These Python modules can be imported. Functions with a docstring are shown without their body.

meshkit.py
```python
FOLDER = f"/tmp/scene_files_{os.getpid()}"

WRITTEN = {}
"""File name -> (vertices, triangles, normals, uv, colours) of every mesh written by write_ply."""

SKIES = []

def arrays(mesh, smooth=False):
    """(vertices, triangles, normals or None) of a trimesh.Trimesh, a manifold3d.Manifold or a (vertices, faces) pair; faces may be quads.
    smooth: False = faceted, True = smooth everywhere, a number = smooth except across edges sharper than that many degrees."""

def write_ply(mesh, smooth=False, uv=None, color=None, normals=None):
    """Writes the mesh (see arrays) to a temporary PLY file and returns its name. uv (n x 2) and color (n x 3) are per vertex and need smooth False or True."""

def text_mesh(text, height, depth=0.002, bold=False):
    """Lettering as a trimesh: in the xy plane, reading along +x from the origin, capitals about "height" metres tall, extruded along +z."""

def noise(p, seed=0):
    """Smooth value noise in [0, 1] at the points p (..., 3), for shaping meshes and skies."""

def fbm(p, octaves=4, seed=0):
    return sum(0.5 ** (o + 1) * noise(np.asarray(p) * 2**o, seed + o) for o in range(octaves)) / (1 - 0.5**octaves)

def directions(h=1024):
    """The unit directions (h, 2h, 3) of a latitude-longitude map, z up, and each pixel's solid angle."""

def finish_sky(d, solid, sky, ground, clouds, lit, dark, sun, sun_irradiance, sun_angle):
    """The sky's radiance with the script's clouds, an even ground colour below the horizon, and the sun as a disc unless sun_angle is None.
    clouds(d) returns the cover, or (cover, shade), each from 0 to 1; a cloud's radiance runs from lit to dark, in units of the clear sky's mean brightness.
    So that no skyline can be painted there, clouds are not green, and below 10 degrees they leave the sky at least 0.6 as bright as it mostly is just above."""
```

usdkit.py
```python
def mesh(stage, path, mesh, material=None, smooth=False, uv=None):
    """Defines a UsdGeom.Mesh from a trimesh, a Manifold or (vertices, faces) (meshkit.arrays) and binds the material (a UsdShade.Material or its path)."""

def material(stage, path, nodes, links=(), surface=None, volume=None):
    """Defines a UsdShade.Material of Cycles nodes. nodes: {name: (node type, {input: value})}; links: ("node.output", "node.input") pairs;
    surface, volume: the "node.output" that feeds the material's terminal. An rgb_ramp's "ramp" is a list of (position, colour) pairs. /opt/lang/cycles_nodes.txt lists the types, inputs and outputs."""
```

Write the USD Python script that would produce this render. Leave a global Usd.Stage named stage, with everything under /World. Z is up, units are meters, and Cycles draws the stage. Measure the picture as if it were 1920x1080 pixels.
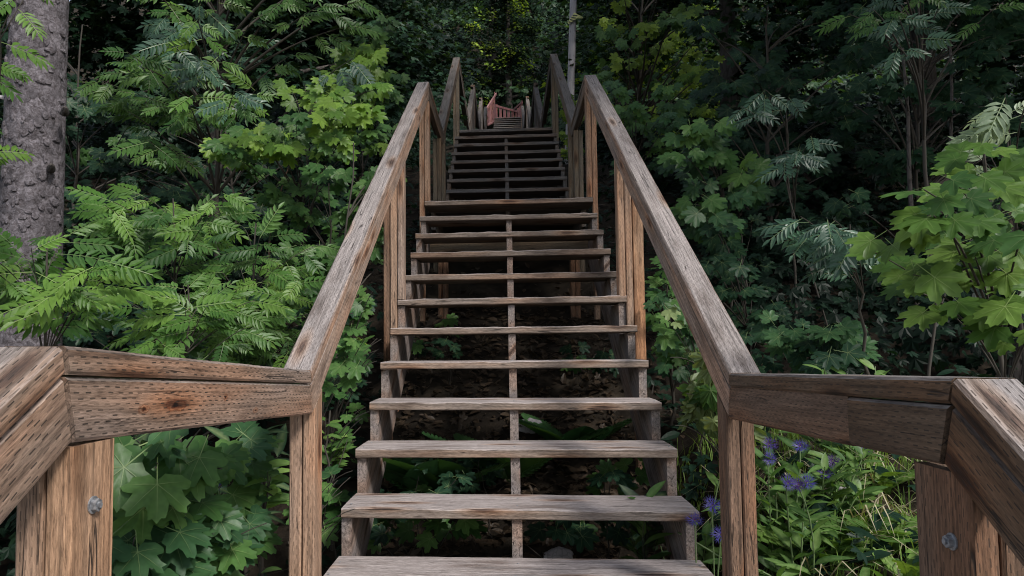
import math, random, zlib
import numpy as np
import trimesh
import usdkit, meshkit
from pxr import Usd, UsdGeom, UsdLux, UsdShade, Gf, Sdf, Vt

random.seed(11)
RNG = np.random.default_rng(11)
stage = Usd.Stage.CreateInMemory()
UsdGeom.SetStageUpAxis(stage, 'Z')
UsdGeom.SetStageMetersPerUnit(stage, 1.0)
UsdGeom.Xform.Define(stage, '/World')
UsdGeom.Scope.Define(stage, '/World/Looks')

# ------------------------------------------------------------------ camera
FPX, CX, CY = 1300.41, 862.58, 579.04           # focal length and principal point in photo pixels (1920 wide)
YAW, PITCH, ROLL = -0.06562, 0.06155, -0.00804
CAM = np.array([-0.02937, -2.34011, 0.75975])
fw = np.array([math.sin(YAW) * math.cos(PITCH), math.cos(YAW) * math.cos(PITCH), math.sin(PITCH)])
rt = np.cross(fw, [0, 0, 1.0]); rt /= np.linalg.norm(rt)
up = np.cross(rt, fw)
RT = rt * math.cos(ROLL) + up * math.sin(ROLL)
UP = -rt * math.sin(ROLL) + up * math.cos(ROLL)
cam = UsdGeom.Camera.Define(stage, '/World/camera')
cam.CreateHorizontalApertureAttr(36.0)
cam.CreateVerticalApertureAttr(36.0 * 9 / 16)
cam.CreateFocalLengthAttr(FPX * 36 / 1920)
cam.CreateHorizontalApertureOffsetAttr((960 - CX) * 36 / 1920)
cam.CreateVerticalApertureOffsetAttr((CY - 540) * 36 / 1920)
cam.CreateClippingRangeAttr(Gf.Vec2f(0.05, 1000))
cam.CreateExposureAttr(1.66)
m4 = np.eye(4)
m4[0, :3], m4[1, :3], m4[2, :3], m4[3, :3] = RT, UP, -fw, CAM
cam.AddTransformOp().Set(Gf.Matrix4d(*m4.ravel().tolist()))

# ------------------------------------------------------------------ sky and sun (bright overcast, light from the right behind the viewer)
SUN_DIR = np.array([0.50, -0.58, 0.66]); SUN_DIR /= np.linalg.norm(SUN_DIR)
elev, rot = math.asin(SUN_DIR[2]), math.atan2(SUN_DIR[0], SUN_DIR[1])
dome = UsdLux.DomeLight.Define(stage, '/World/sky')
sky = usdkit.material(stage, '/World/Looks/sky', {
    's': ('sky_texture', {'sky_type': 'single_scattering', 'sun_disc': False, 'sun_elevation': elev, 'sun_rotation': rot}),
    'h': ('hsv', {'saturation': 0.55}),
    'b': ('background_shader', {'strength': 0.06})}, [('s.color', 'h.color'), ('h.color', 'b.color')], surface='b.background')
UsdShade.MaterialBindingAPI.Apply(dome.GetPrim()).Bind(sky)
sun = UsdLux.DistantLight.Define(stage, '/World/sun')
sun.CreateIntensityAttr(0.4); sun.CreateAngleAttr(12.0); sun.CreateNormalizeAttr(True)
sun.CreateColorAttr(Gf.Vec3f(1.0, 0.96, 0.9))
zz = SUN_DIR; xx = np.cross([0, 0, 1.0], zz); xx /= np.linalg.norm(xx); yy = np.cross(zz, xx)
ms = np.eye(4); ms[0, :3], ms[1, :3], ms[2, :3] = xx, yy, zz
sun.AddTransformOp().Set(Gf.Matrix4d(*ms.ravel().tolist()))
for q, lab in ((dome, 'soft overcast daylight sky above the wooded hillside'),):
    q.GetPrim().SetCustomDataByKey('kind', 'structure')


# ------------------------------------------------------------------ helpers
def ray(px, py):
    return RT * ((px - CX) / FPX) - UP * ((py - CY) / FPX) + fw


def at(px, py, Y):
    d = ray(px, py)
    return CAM + d * (Y - CAM[1]) / d[1]


def to_px(p):
    q = np.asarray(p) - CAM
    z = q @ fw
    z = np.where(np.abs(z) < 1e-6, 1e-6, z)
    return np.stack([CX + FPX * (q @ RT) / z, CY - FPX * (q @ UP) / z, z], -1)


USED = {}


def numbered(parent, name):
    k = (str(parent), name)
    n = USED.get(k, 0)
    USED[k] = n + 1
    return f'{parent}/{name}' + (f'_{n:03d}' if n else '')


def tag(prim, label=None, cat=None, group=None, kind=None):
    for k, v in (('label', label), ('category', cat), ('group', group), ('kind', kind)):
        if v:
            prim.SetCustomDataByKey(k, v)
    return prim


def path_of(parent):
    return '/World' if parent is None else str(parent.GetPath())


def thing(name, label, cat, loc=(0, 0, 0), group=None):
    x = UsdGeom.Xform.Define(stage, numbered('/World', name))
    if any(loc):
        x.AddTranslateOp().Set(Gf.Vec3d(*map(float, loc)))
    return tag(x.GetPrim(), label, cat, group)


def part_group(name, parent):
    return UsdGeom.Xform.Define(stage, numbered(path_of(parent), name)).GetPrim()


def set_matrix(geom, M):
    """M is a 4x4 column-vector matrix."""
    geom.AddTransformOp().Set(Gf.Matrix4d(*np.asarray(M, float).T.ravel().tolist()))


def obj(name, mesh, mat, parent=None, M=None, smooth=False, kind=None, vein=None):
    g = usdkit.mesh(stage, numbered(path_of(parent), name), mesh, mat, smooth=smooth)
    g.CreateDoubleSidedAttr(True)
    if vein is not None:
        UsdGeom.PrimvarsAPI(g).CreatePrimvar('vein', Sdf.ValueTypeNames.FloatArray, 'vertex').Set(Vt.FloatArray.FromNumpy(np.asarray(vein, np.float32)))
    if M is not None:
        set_matrix(g, M)
    p = g.GetPrim()
    if kind:
        tag(p, kind=kind)
    return p


def frame(o, xdir, zhint=(0, 0, 1)):
    x = np.asarray(xdir, float); x = x / np.linalg.norm(x)
    z = np.asarray(zhint, float); z = z - x * (z @ x)
    n = np.linalg.norm(z)
    if n < 1e-6:
        z = np.cross(x, [0.3, 1, 0.2]); n = np.linalg.norm(z)
    z = z / n
    M = np.eye(4); M[:3, 0], M[:3, 1], M[:3, 2], M[:3, 3] = x, np.cross(z, x), z, o
    return M


def cat_meshes(ms):
    off, V, F = 0, [], []
    for v, f in ms:
        V.append(np.asarray(v, float)); F.append(np.asarray(f, int) + off); off += len(v)
    return np.vstack(V), np.vstack(F)


def tube(pts, radii, sides=6, rough=0.0, seed=0):
    p = np.asarray(pts, float)
    r = np.broadcast_to(np.asarray(radii, float), (len(p),))
    t = np.gradient(p, axis=0); t /= np.linalg.norm(t, axis=1, keepdims=True) + 1e-12
    ref = np.where(np.abs(t[:, 2:]) < 0.9, [[0, 0, 1.0]], [[1.0, 0, 0]])
    a = np.cross(t, ref); a /= np.linalg.norm(a, axis=1, keepdims=True) + 1e-12
    b = np.cross(t, a)
    ang = np.arange(sides) * 2 * np.pi / sides
    rr = r[:, None] * np.ones(sides)
    v = p[:, None] + rr[..., None] * (np.cos(ang)[None, :, None] * a[:, None] + np.sin(ang)[None, :, None] * b[:, None])
    i, j = np.meshgrid(np.arange(len(p) - 1), np.arange(sides), indexing='ij')
    A, B, C, D = i * sides + j, i * sides + (j + 1) % sides, (i + 1) * sides + (j + 1) % sides, (i + 1) * sides + j
    f = np.vstack([np.stack([A, B, C], -1).reshape(-1, 3), np.stack([A, C, D], -1).reshape(-1, 3)])
    v = v.reshape(-1, 3)
    n = len(v)
    v = np.vstack([v, p[:1], p[-1:]])
    k = np.arange(sides); L = (len(p) - 1) * sides
    f = np.vstack([f, np.stack([np.full(sides, n), (k + 1) % sides, k], 1), np.stack([np.full(sides, n + 1), L + k, L + (k + 1) % sides], 1)])
    return v, f


def plank(L, w, h, seed=0, cut0=0.0, cut1=0.0, chamfer=0.004, wear=0.0012, worn_edge=0.0, bow=0.0):
    """A sawn board along local x from 0 to L, its edges eased, slightly uneven; cut0 and cut1 slope the ends (dx per dz)."""
    n = int(np.clip(L / 0.05, 4, 40))
    c = min(chamfer, h * .3, w * .3)
    W, H = w / 2, h / 2
    prof = np.array([[-W, -H + c], [-W, H - c], [-W + c, H], [0, H], [W - c, H], [W, H - c], [W, -H + c], [W - c, -H], [0, -H], [-W + c, -H]])
    k = len(prof)
    u = np.linspace(0, 1, n + 1)
    x0, x1 = prof[:, 1] * cut0, L + prof[:, 1] * cut1
    x = x0[None] * (1 - u[:, None]) + x1[None] * u[:, None]
    v = np.stack([x, np.broadcast_to(prof[:, 0], x.shape), np.broadcast_to(prof[:, 1], x.shape)], -1).copy()
    q = v * np.array([9, 40, 40]) + seed * 17.3
    d = np.stack([meshkit.fbm(q, 3, seed), meshkit.fbm(q + 91.7, 3, seed + 5)], -1) - .5
    v[..., 1:] += d * 2 * wear
    if worn_edge:                                    # the upper arris along -y is trodden down and chipped
        e = meshkit.fbm(np.stack([u * L * 14, u * 0 + seed, u * 0], -1), 4, seed)
        for row in (1, 2):
            v[:, row, 2] -= worn_edge * np.clip(e - .25, 0, 1)
            v[:, row, 1] += worn_edge * .6 * np.clip(e - .3, 0, 1)
    if bow:
        v[..., 2] += bow * np.sin(np.pi * u)[:, None]
    i, j = np.meshgrid(np.arange(n), np.arange(k), indexing='ij')
    A, B, C, D = i * k + j, i * k + (j + 1) % k, (i + 1) * k + (j + 1) % k, (i + 1) * k + j
    f = np.vstack([np.stack([A, C, B], -1).reshape(-1, 3), np.stack([A, D, C], -1).reshape(-1, 3)])
    V = v.reshape(-1, 3)
    nv = len(V)
    V = np.vstack([V, v[0].mean(0), v[-1].mean(0)])
    r = np.arange(k); Lr = n * k
    f = np.vstack([f, np.stack([np.full(k, nv), r, (r + 1) % k], 1), np.stack([np.full(k, nv + 1), Lr + (r + 1) % k, Lr + r], 1)])
    return V, f


SEED = [100]


def nseed():
    SEED[0] += 1
    return SEED[0]


def beam(name, mat, parent, a, b, w, h, zhint=(0, 0, 1), **kw):
    """A board whose centre line runs from a to b; w across (local y), h along zhint."""
    a, b = np.asarray(a, float), np.asarray(b, float)
    return obj(name, plank(np.linalg.norm(b - a), w, h, nseed(), **kw), mat, parent, frame(a, b - a, zhint))


def bez(a, b, c, n):
    t = np.linspace(0, 1, n)[:, None]
    return (1 - t) ** 2 * np.asarray(a) + 2 * t * (1 - t) * np.asarray(b) + t * t * np.asarray(c)


# ------------------------------------------------------------------ materials
def wood(name, top, side, dash=0.6, rough=0.75, contrast=1.0, stain=0.25, knots=()):
    """Sawn timber: growth lines along local x, weathered fuzz, drying cracks, knots and rows of short treatment incisions."""
    P = f'/World/Looks/{name}'
    c = lambda col, k, w=0.: tuple(float(np.clip(x * k * (1 + w * q), 0, 1)) for x, q in zip(col, (1, 0, -1)))
    lo, hi = 1 - .50 * contrast, 1 + .30 * contrast
    ramp = lambda col: [(.30, c(col, lo)), (.44, c(col, .85)), (.54, c(col, 1.05)), (.68, c(col, hi))]
    nodes = {
        'tc': ('texture_coordinate', {}), 'oi': ('object_info', {}), 'geo': ('geometry', {}),
        'rv': ('vector_math', {'math_type': 'multiply', 'vector2': (37.0, 11.0, 7.0)}), 'cx': ('combine_xyz', {}), 'pos': ('vector_math', {'math_type': 'add'}),
        'mw': ('mapping', {'scale': (1.1, 6, 6)}), 'warp': ('noise_texture', {'scale': 1.0, 'detail': 2.0}), 'wm': ('vector_math', {'math_type': 'multiply', 'vector2': (.02, .016, .016)}), 'wp': ('vector_math', {'math_type': 'add'}),
        'mg': ('mapping', {'scale': (3.4, 120, 120)}), 'grain': ('noise_texture', {'scale': 1.0, 'detail': 5.0, 'roughness': 0.6}),
        'mf': ('mapping', {'scale': (42.0, 330, 330)}), 'fine': ('noise_texture', {'scale': 1.0, 'detail': 5.0, 'roughness': 0.7}),
        'mb': ('mapping', {'scale': (3.2, 15, 15)}), 'blot': ('noise_texture', {'scale': 1.0, 'detail': 5.0, 'roughness': 0.65}),
        'mh': ('mapping', {'scale': (1.7, 8, 8), 'location': (3.1, 5.2, 1.3)}), 'hue': ('noise_texture', {'scale': 1.0, 'detail': 3.0}),
        'mc': ('mapping', {'scale': (1.5, 42, 42)}), 'crk': ('noise_texture', {'scale': 1.0, 'detail': 2.0, 'roughness': .5}),
        'ca': ('math', {'math_type': 'subtract', 'value2': .5}), 'cb': ('math', {'math_type': 'absolute'}), 'cc': ('map_range', {'from_min': .004, 'from_max': .014, 'to_min': 1.0, 'to_max': 0.0, 'clamp': True}),
        'cm': ('map_range', {'from_min': .50, 'from_max': .58, 'to_min': 0.0, 'to_max': 1.0, 'clamp': True}), 'cd': ('math', {'math_type': 'multiply'}),
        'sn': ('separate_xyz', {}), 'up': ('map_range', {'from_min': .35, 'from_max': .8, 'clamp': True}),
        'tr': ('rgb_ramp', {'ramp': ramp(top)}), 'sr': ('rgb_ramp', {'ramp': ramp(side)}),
        'hr': ('rgb_ramp', {'ramp': [(.34, (.88, .95, 1.04)), (.5, (1, 1, 1)), (.64, (1.14, .98, .87))]}), 'hx': ('mix_color', {'blend_type': 'multiply', 'fac': 1.0, 'use_clamp': False}),
        'ts': ('mix_color', {}),
        'fr': ('rgb_ramp', {'ramp': [(.32, (.46, .43, .41)), (.45, (.88, .87, .86)), (.55, (1.02, 1.02, 1.02)), (.68, (1.38, 1.36, 1.34))]}), 'fx': ('mix_color', {'blend_type': 'multiply', 'fac': min(1., .85 * contrast), 'use_clamp': False}),
        'br': ('rgb_ramp', {'ramp': [(.34, (.48, .43, .40)), (.50, (1, 1, 1)), (.75, (1.12, 1.1, 1.1))]}), 'bx': ('mix_color', {'blend_type': 'multiply', 'fac': min(1., stain * 2.4), 'use_clamp': False}),
        'cxx': ('mix_color', {'b': (.018, .014, .012)}), 'cdm': ('math', {'math_type': 'multiply', 'value2': .85}),
        'sp': ('separate_xyz', {}), 'row': ('math', {'math_type': 'add'}), 'spp': ('separate_xyz', {}), 'rowp': ('math', {'math_type': 'add'}),
        'kv': ('combine_xyz', {}), 'kmp': ('mapping', {'scale': (1.5, 6.5, 1)}), 'knot': ('voronoi_texture', {'dimensions': '2D', 'scale': 1.0, 'randomness': 1.0}),
        'kna': ('math', {'math_type': 'multiply_add', 'value2': .10}),
        'kr': ('rgb_ramp', {'ramp': [(.06, (.14, .08, .05)), (.105, (.34, .20, .13)), (.13, (.72, .55, .42)), (.19, (1.12, 1.0, .9)), (.25, (1, 1, 1)), (1, (1, 1, 1))]}), 'kx': ('mix_color', {'blend_type': 'multiply', 'fac': .85, 'use_clamp': False}),
        # rows of short incisions
        'jit': ('noise_texture', {'scale': 7.0, 'detail': 1.0}), 'jm': ('math', {'math_type': 'multiply_add', 'value2': .012, 'value3': -.006}), 'rowj': ('math', {'math_type': 'add'}),
        'rs': ('math', {'math_type': 'multiply', 'value2': 118.0}), 'rf': ('math', {'math_type': 'floor'}), 'rr': ('math', {'math_type': 'fraction'}),
        'ro': ('math', {'math_type': 'multiply', 'value2': .377}), 'xs': ('math', {'math_type': 'multiply', 'value2': 36.0}), 'xo': ('math', {'math_type': 'add'}),
        'xf': ('math', {'math_type': 'fraction'}), 'xi': ('math', {'math_type': 'less_than', 'value2': .46}), 'xfl': ('math', {'math_type': 'floor'}),
        'cxy': ('combine_xyz', {}), 'wn': ('white_noise_texture', {'dimensions': '2D'}), 'wl': ('map_range', {'from_min': .0, 'from_max': .7, 'to_min': .1, 'to_max': 1.0, 'clamp': True}),
        'rc': ('math', {'math_type': 'subtract', 'value2': .5}), 'ra': ('math', {'math_type': 'absolute'}), 'ri': ('math', {'math_type': 'less_than', 'value2': .12}),
        'da': ('math', {'math_type': 'multiply'}), 'dj': ('math', {'math_type': 'multiply'}), 'db': ('math', {'math_type': 'multiply', 'value2': dash}),
        'dx': ('mix_color', {'b': (.026, .020, .016)}),
        'h1': ('math', {'math_type': 'add'}), 'h2': ('math', {'math_type': 'multiply_add', 'value2': -1.4}), 'h3': ('math', {'math_type': 'multiply_add', 'value2': -2.0}), 'bm': ('bump', {'strength': .8, 'distance': .0022}),
        'p': ('principled_bsdf', {'roughness': rough, 'specular_ior_level': .25}),
    }
    L = """oi.random cx.x|oi.random cx.y|oi.random cx.z|cx.vector rv.vector1|tc.object pos.vector1|rv.vector pos.vector2|pos.vector mw.vector|mw.vector warp.vector|warp.color wm.vector1|pos.vector wp.vector1|wm.vector wp.vector2
wp.vector mg.vector|mg.vector grain.vector|pos.vector mf.vector|mf.vector fine.vector|wp.vector mb.vector|mb.vector blot.vector|wp.vector mh.vector|mh.vector hue.vector|wp.vector mc.vector|mc.vector crk.vector
crk.fac ca.value1|ca.value cb.value1|cb.value cc.value|blot.fac cm.value|cc.result cd.value1|cm.result cd.value2
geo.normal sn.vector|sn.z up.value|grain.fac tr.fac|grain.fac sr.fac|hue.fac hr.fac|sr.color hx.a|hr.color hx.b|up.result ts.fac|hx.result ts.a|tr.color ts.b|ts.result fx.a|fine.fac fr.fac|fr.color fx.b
blot.fac br.fac|fx.result bx.a|br.color bx.b|cd.value cdm.value1|cdm.value cxx.fac|bx.result cxx.a
tc.object sp.vector|sp.y row.value1|sp.z row.value2|pos.vector spp.vector|spp.y rowp.value1|spp.z rowp.value2|spp.x kv.x|rowp.value kv.y|kv.vector kmp.vector|kmp.vector knot.vector|grain.fac kna.value1|knot.distance kna.value3|kna.value kr.fac|cxx.result kx.a|kr.color kx.b
tc.object jit.vector|jit.fac jm.value1|row.value rowj.value1|jm.value rowj.value2|rowj.value rs.value1|rs.value rf.value1|rs.value rr.value1|rf.value ro.value1|sp.x xs.value1|xs.value xo.value1|ro.value xo.value2|xo.value xf.value1|xf.value xi.value1
xo.value xfl.value1|xfl.value cxy.x|rf.value cxy.y|cxy.vector wn.vector|wn.value wl.value|rr.value rc.value1|rc.value ra.value1|ra.value ri.value1|xi.value da.value1|ri.value da.value2|da.value dj.value1|wl.result dj.value2|dj.value db.value1|db.value dx.fac|kx.result dx.a
grain.fac h1.value1|fine.fac h1.value2|db.value h2.value1|h1.value h2.value3|cd.value h3.value1|h2.value h3.value3|h3.value bm.height|bm.normal p.normal"""
    links = [tuple(q.split()) for ln in L.splitlines() for q in ln.split('|')]
    last = 'dx.result'
    for i, (kx, kz, sx, sz) in enumerate(knots):      # knots at set places on one board
        nodes.update({f'ks{i}': ('vector_math', {'math_type': 'subtract', 'vector2': (kx, 0, kz)}), f'km{i}': ('vector_math', {'math_type': 'multiply', 'vector2': (1 / sx, 0, 1 / sz)}),
                      f'kn{i}': ('noise_texture', {'scale': 60.0, 'detail': 3.0}), f'kl{i}': ('vector_math', {'math_type': 'length'}), f'ka{i}': ('math', {'math_type': 'multiply_add', 'value2': .9}),
                      f'ko{i}': ('rgb_ramp', {'ramp': [(.42, (.07, .04, .028)), (.56, (.2, .11, .075)), (.62, (.62, .36, .24)), (.78, (1.25, 1.15, 1.05)), (.88, (.72, .5, .38)), (1.0, (1, 1, 1))]}),
                      f'kk{i}': ('mix_color', {'blend_type': 'multiply', 'fac': 1.0, 'use_clamp': False}), f'kd{i}': ('math', {'math_type': 'multiply', 'value2': .62})})
        links += [('tc.object', f'ks{i}.vector1'), (f'ks{i}.vector', f'km{i}.vector1'), (f'km{i}.vector', f'kl{i}.vector1'), ('tc.object', f'kn{i}.vector'), (f'kn{i}.fac', f'ka{i}.value1'),
                  (f'kl{i}.value', f'kd{i}.value1'), (f'kd{i}.value', f'ka{i}.value3'), (f'ka{i}.value', f'ko{i}.fac'), (last, f'kk{i}.a'), (f'ko{i}.color', f'kk{i}.b')]
        last = f'kk{i}.result'
    links.append((last, 'p.base_color'))
    return usdkit.material(stage, P, nodes, links, surface='p.BSDF')


W_RAIL = wood('rail_wood', (.235, .208, .20), (.28, .20, .155), dash=.5, contrast=1.15, stain=.32)
W_NEAR = wood('incised_rail_wood', (.20, .17, .155), (.22, .155, .118), dash=.9, contrast=1.15, stain=.35)
W_KNOTTY = wood('knotty_rail_wood', (.20, .17, .155), (.235, .16, .12), dash=.9, contrast=1.15, stain=.3, knots=((.30, .0, .050, .013), (.19, -.004, .028, .008), (.52, .012, .012, .010), (.70, -.02, .02, .008)))
W_NEAR_R = wood('dark_incised_rail_wood', (.21, .19, .185), (.115, .072, .045), dash=.8, contrast=1.1)  # brown wood, its side colour darkened for the unlit right rail
W_POST = wood('post_wood', (.3, .22, .17), (.29, .185, .125), dash=.55)
W_POST_R = wood('brown_post_wood', (.18, .12, .085), (.155, .094, .062), dash=.75, contrast=1.15)  # brown posts with the right-hand shade deepened in the colour itself
W_FRESH = wood('orange_post_wood', (.32, .2, .13), (.31, .185, .112), dash=.2, contrast=1.3, stain=.38)
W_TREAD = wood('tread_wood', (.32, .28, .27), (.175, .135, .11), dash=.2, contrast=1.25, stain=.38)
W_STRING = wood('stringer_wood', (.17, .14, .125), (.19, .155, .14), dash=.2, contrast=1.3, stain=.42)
W_OLD = wood('old_dark_wood', (.19, .17, .158), (.125, .11, .102), dash=.2, contrast=1.3)  # dark tone holds the upper flights' shade along with aged wood
W_OLDRAIL = wood('old_rail_wood', (.13, .115, .105), (.14, .105, .08), dash=.2)  # upper rails: aged wood with shade mixed into the tone
W_OLDPOST = wood('old_post_wood', (.13, .10, .08), (.155, .12, .085), dash=.3)  # upper posts likewise, shade worked into the aged colour
W_RED = wood('red_painted_wood', (.25, .135, .13), (.20, .092, .092), dash=.0, contrast=.5)


def plain(name, col, rough=.6, metallic=0.0, **kw):
    return usdkit.material(stage, f'/World/Looks/{name}', {'p': ('principled_bsdf', {'base_color': col, 'roughness': rough, 'metallic': metallic, **kw})}, [], surface='p.BSDF')


METAL = usdkit.material(stage, '/World/Looks/galvanised_steel', {
    'g': ('geometry', {}), 'n': ('noise_texture', {'scale': 160.0, 'detail': 3.0}), 'r': ('rgb_ramp', {'ramp': [(.35, (.16, .165, .18)), (.65, (.34, .35, .37))]}),
    'p': ('principled_bsdf', {'metallic': .7, 'roughness': .6})}, [('g.position', 'n.vector'), ('n.fac', 'r.fac'), ('r.color', 'p.base_color')], surface='p.BSDF')


def leaf_mat(name, col, var=.35, under=None, trans=.30, rough=.42, hue=.012, vein=(.30, .38, .16), spec=.22, veinfac=.34):
    col = np.array(col)
    under = np.array(under if under is not None else col * 1.15)
    tcol = np.clip(col * np.array([2.2, 2.0, .7]), 0, 1)
    nodes = {
        'oi': ('object_info', {}), 'g': ('geometry', {}), 'ad': ('math', {'math_type': 'add'}), 'fr': ('math', {'math_type': 'fraction'}),
        'n': ('noise_texture', {'scale': 2.3, 'detail': 2.0}), 'n2': ('noise_texture', {'scale': 55.0, 'detail': 3.0}),
        'v1': ('map_range', {'to_min': 1 - var, 'to_max': 1 + var}), 'v2': ('map_range', {'from_min': .3, 'from_max': .7, 'to_min': .78, 'to_max': 1.22, 'clamp': True}),
        'v3': ('map_range', {'from_min': .3, 'from_max': .7, 'to_min': .86, 'to_max': 1.14}),
        'vm': ('math', {'math_type': 'multiply'}), 'vm2': ('math', {'math_type': 'multiply'}),
        'hh': ('map_range', {'to_min': .5 + hue, 'to_max': .5 - hue * 1.6}),
        'bf': ('mix_color', {'a': tuple(col), 'b': tuple(under)}),
        'at': ('attribute', {'attribute': 'vein'}), 'vf': ('math', {'math_type': 'multiply', 'value2': veinfac}), 'vx': ('mix_color', {'b': vein}),
        'h': ('hsv', {}), 'ht': ('hsv', {'color': tuple(tcol)}),
        'bp': ('bump', {'strength': .25, 'distance': .004}),
        'p': ('principled_bsdf', {'roughness': rough, 'specular_ior_level': spec}), 't': ('translucent_bsdf', {}), 'm': ('mix_closure', {'fac': trans})}
    links = [('oi.random', 'ad.value1'), ('g.random_per_island', 'ad.value2'), ('ad.value', 'fr.value1'), ('g.position', 'n.vector'), ('g.position', 'n2.vector'),
             ('fr.value', 'v1.value'), ('n.fac', 'v2.value'), ('n2.fac', 'v3.value'), ('v1.result', 'vm.value1'), ('v2.result', 'vm.value2'), ('vm.value', 'vm2.value1'), ('v3.result', 'vm2.value2'),
             ('fr.value', 'hh.value'), ('hh.result', 'h.hue'), ('hh.result', 'ht.hue'), ('g.backfacing', 'bf.fac'),
             ('at.fac', 'vf.value1'), ('vf.value', 'vx.fac'), ('bf.result', 'vx.a'), ('vx.result', 'h.color'), ('vm2.value', 'h.value'), ('vm2.value', 'ht.value'),
             ('h.color', 'p.base_color'), ('ht.color', 't.color'), ('n2.fac', 'bp.height'), ('bp.normal', 'p.normal'), ('p.BSDF', 'm.closure1'), ('t.BSDF', 'm.closure2')]
    return usdkit.material(stage, f'/World/Looks/{name}', nodes, links, surface='m.closure')


L_MAPLE = leaf_mat('maple_leaf', (.044, .104, .028))
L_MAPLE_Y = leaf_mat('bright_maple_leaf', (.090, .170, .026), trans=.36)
L_MAPLE_R = leaf_mat('broad_maple_leaf', (.066, .132, .026), trans=.26)
L_MAPLE_D = leaf_mat('dark_maple_leaf', (.014, .036, .020), trans=.15, spec=.12)  # maple leaf darkened to carry the shade inside the wood
L_MAPLE_B = leaf_mat('bluish_maple_leaf', (.028, .074, .028), trans=.18)
L_ROWAN = leaf_mat('rowan_leaf', (.046, .106, .026), under=(.11, .16, .10), rough=.4)
L_ROWAN_L = leaf_mat('light_rowan_leaf', (.064, .138, .026), under=(.12, .19, .09))
L_ROWAN_D = leaf_mat('cool_rowan_leaf', (.036, .078, .050), under=(.12, .16, .13), rough=.38, spec=.36, trans=.18)
L_ROWAN_P = leaf_mat('pale_rowan_underside', (.20, .26, .17), under=(.25, .30, .22))
L_OVAL = leaf_mat('oval_leaf', (.10, .20, .045), rough=.38)
L_KNAP = leaf_mat('knapweed_leaf', (.058, .130, .032), rough=.42)
L_DAND = leaf_mat('dandelion_leaf', (.066, .135, .028))
L_WILT = leaf_mat('wilted_leaf', (.145, .20, .085), under=(.19, .24, .13))
L_FERN = leaf_mat('fern_leaf', (.034, .088, .030), trans=.2)
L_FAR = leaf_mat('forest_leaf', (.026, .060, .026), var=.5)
L_FAR_Y = leaf_mat('sunlit_forest_leaf', (.16, .25, .04), var=.5, trans=.4)  # yellow green leaf with sunlight put into its bright colour
L_DEEP = leaf_mat('deep_forest_leaf', (.007, .016, .010), var=.5, trans=.12, spec=.08)  # near black because forest shade is put into the leaf colour
L_GRASS = leaf_mat('grass_blade', (.12, .20, .045), trans=.25)
M_STRAW = leaf_mat('dry_straw', (.42, .36, .24), var=.3, trans=.1, under=(.4, .35, .24))
M_PETAL = leaf_mat('violet_petal', (.040, .024, .115), var=.5, trans=.08, under=(.044, .026, .125), hue=.02)
M_PETAL_R = leaf_mat('magenta_floret', (.20, .04, .16), var=.3, trans=.1, under=(.32, .05, .26))


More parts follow.
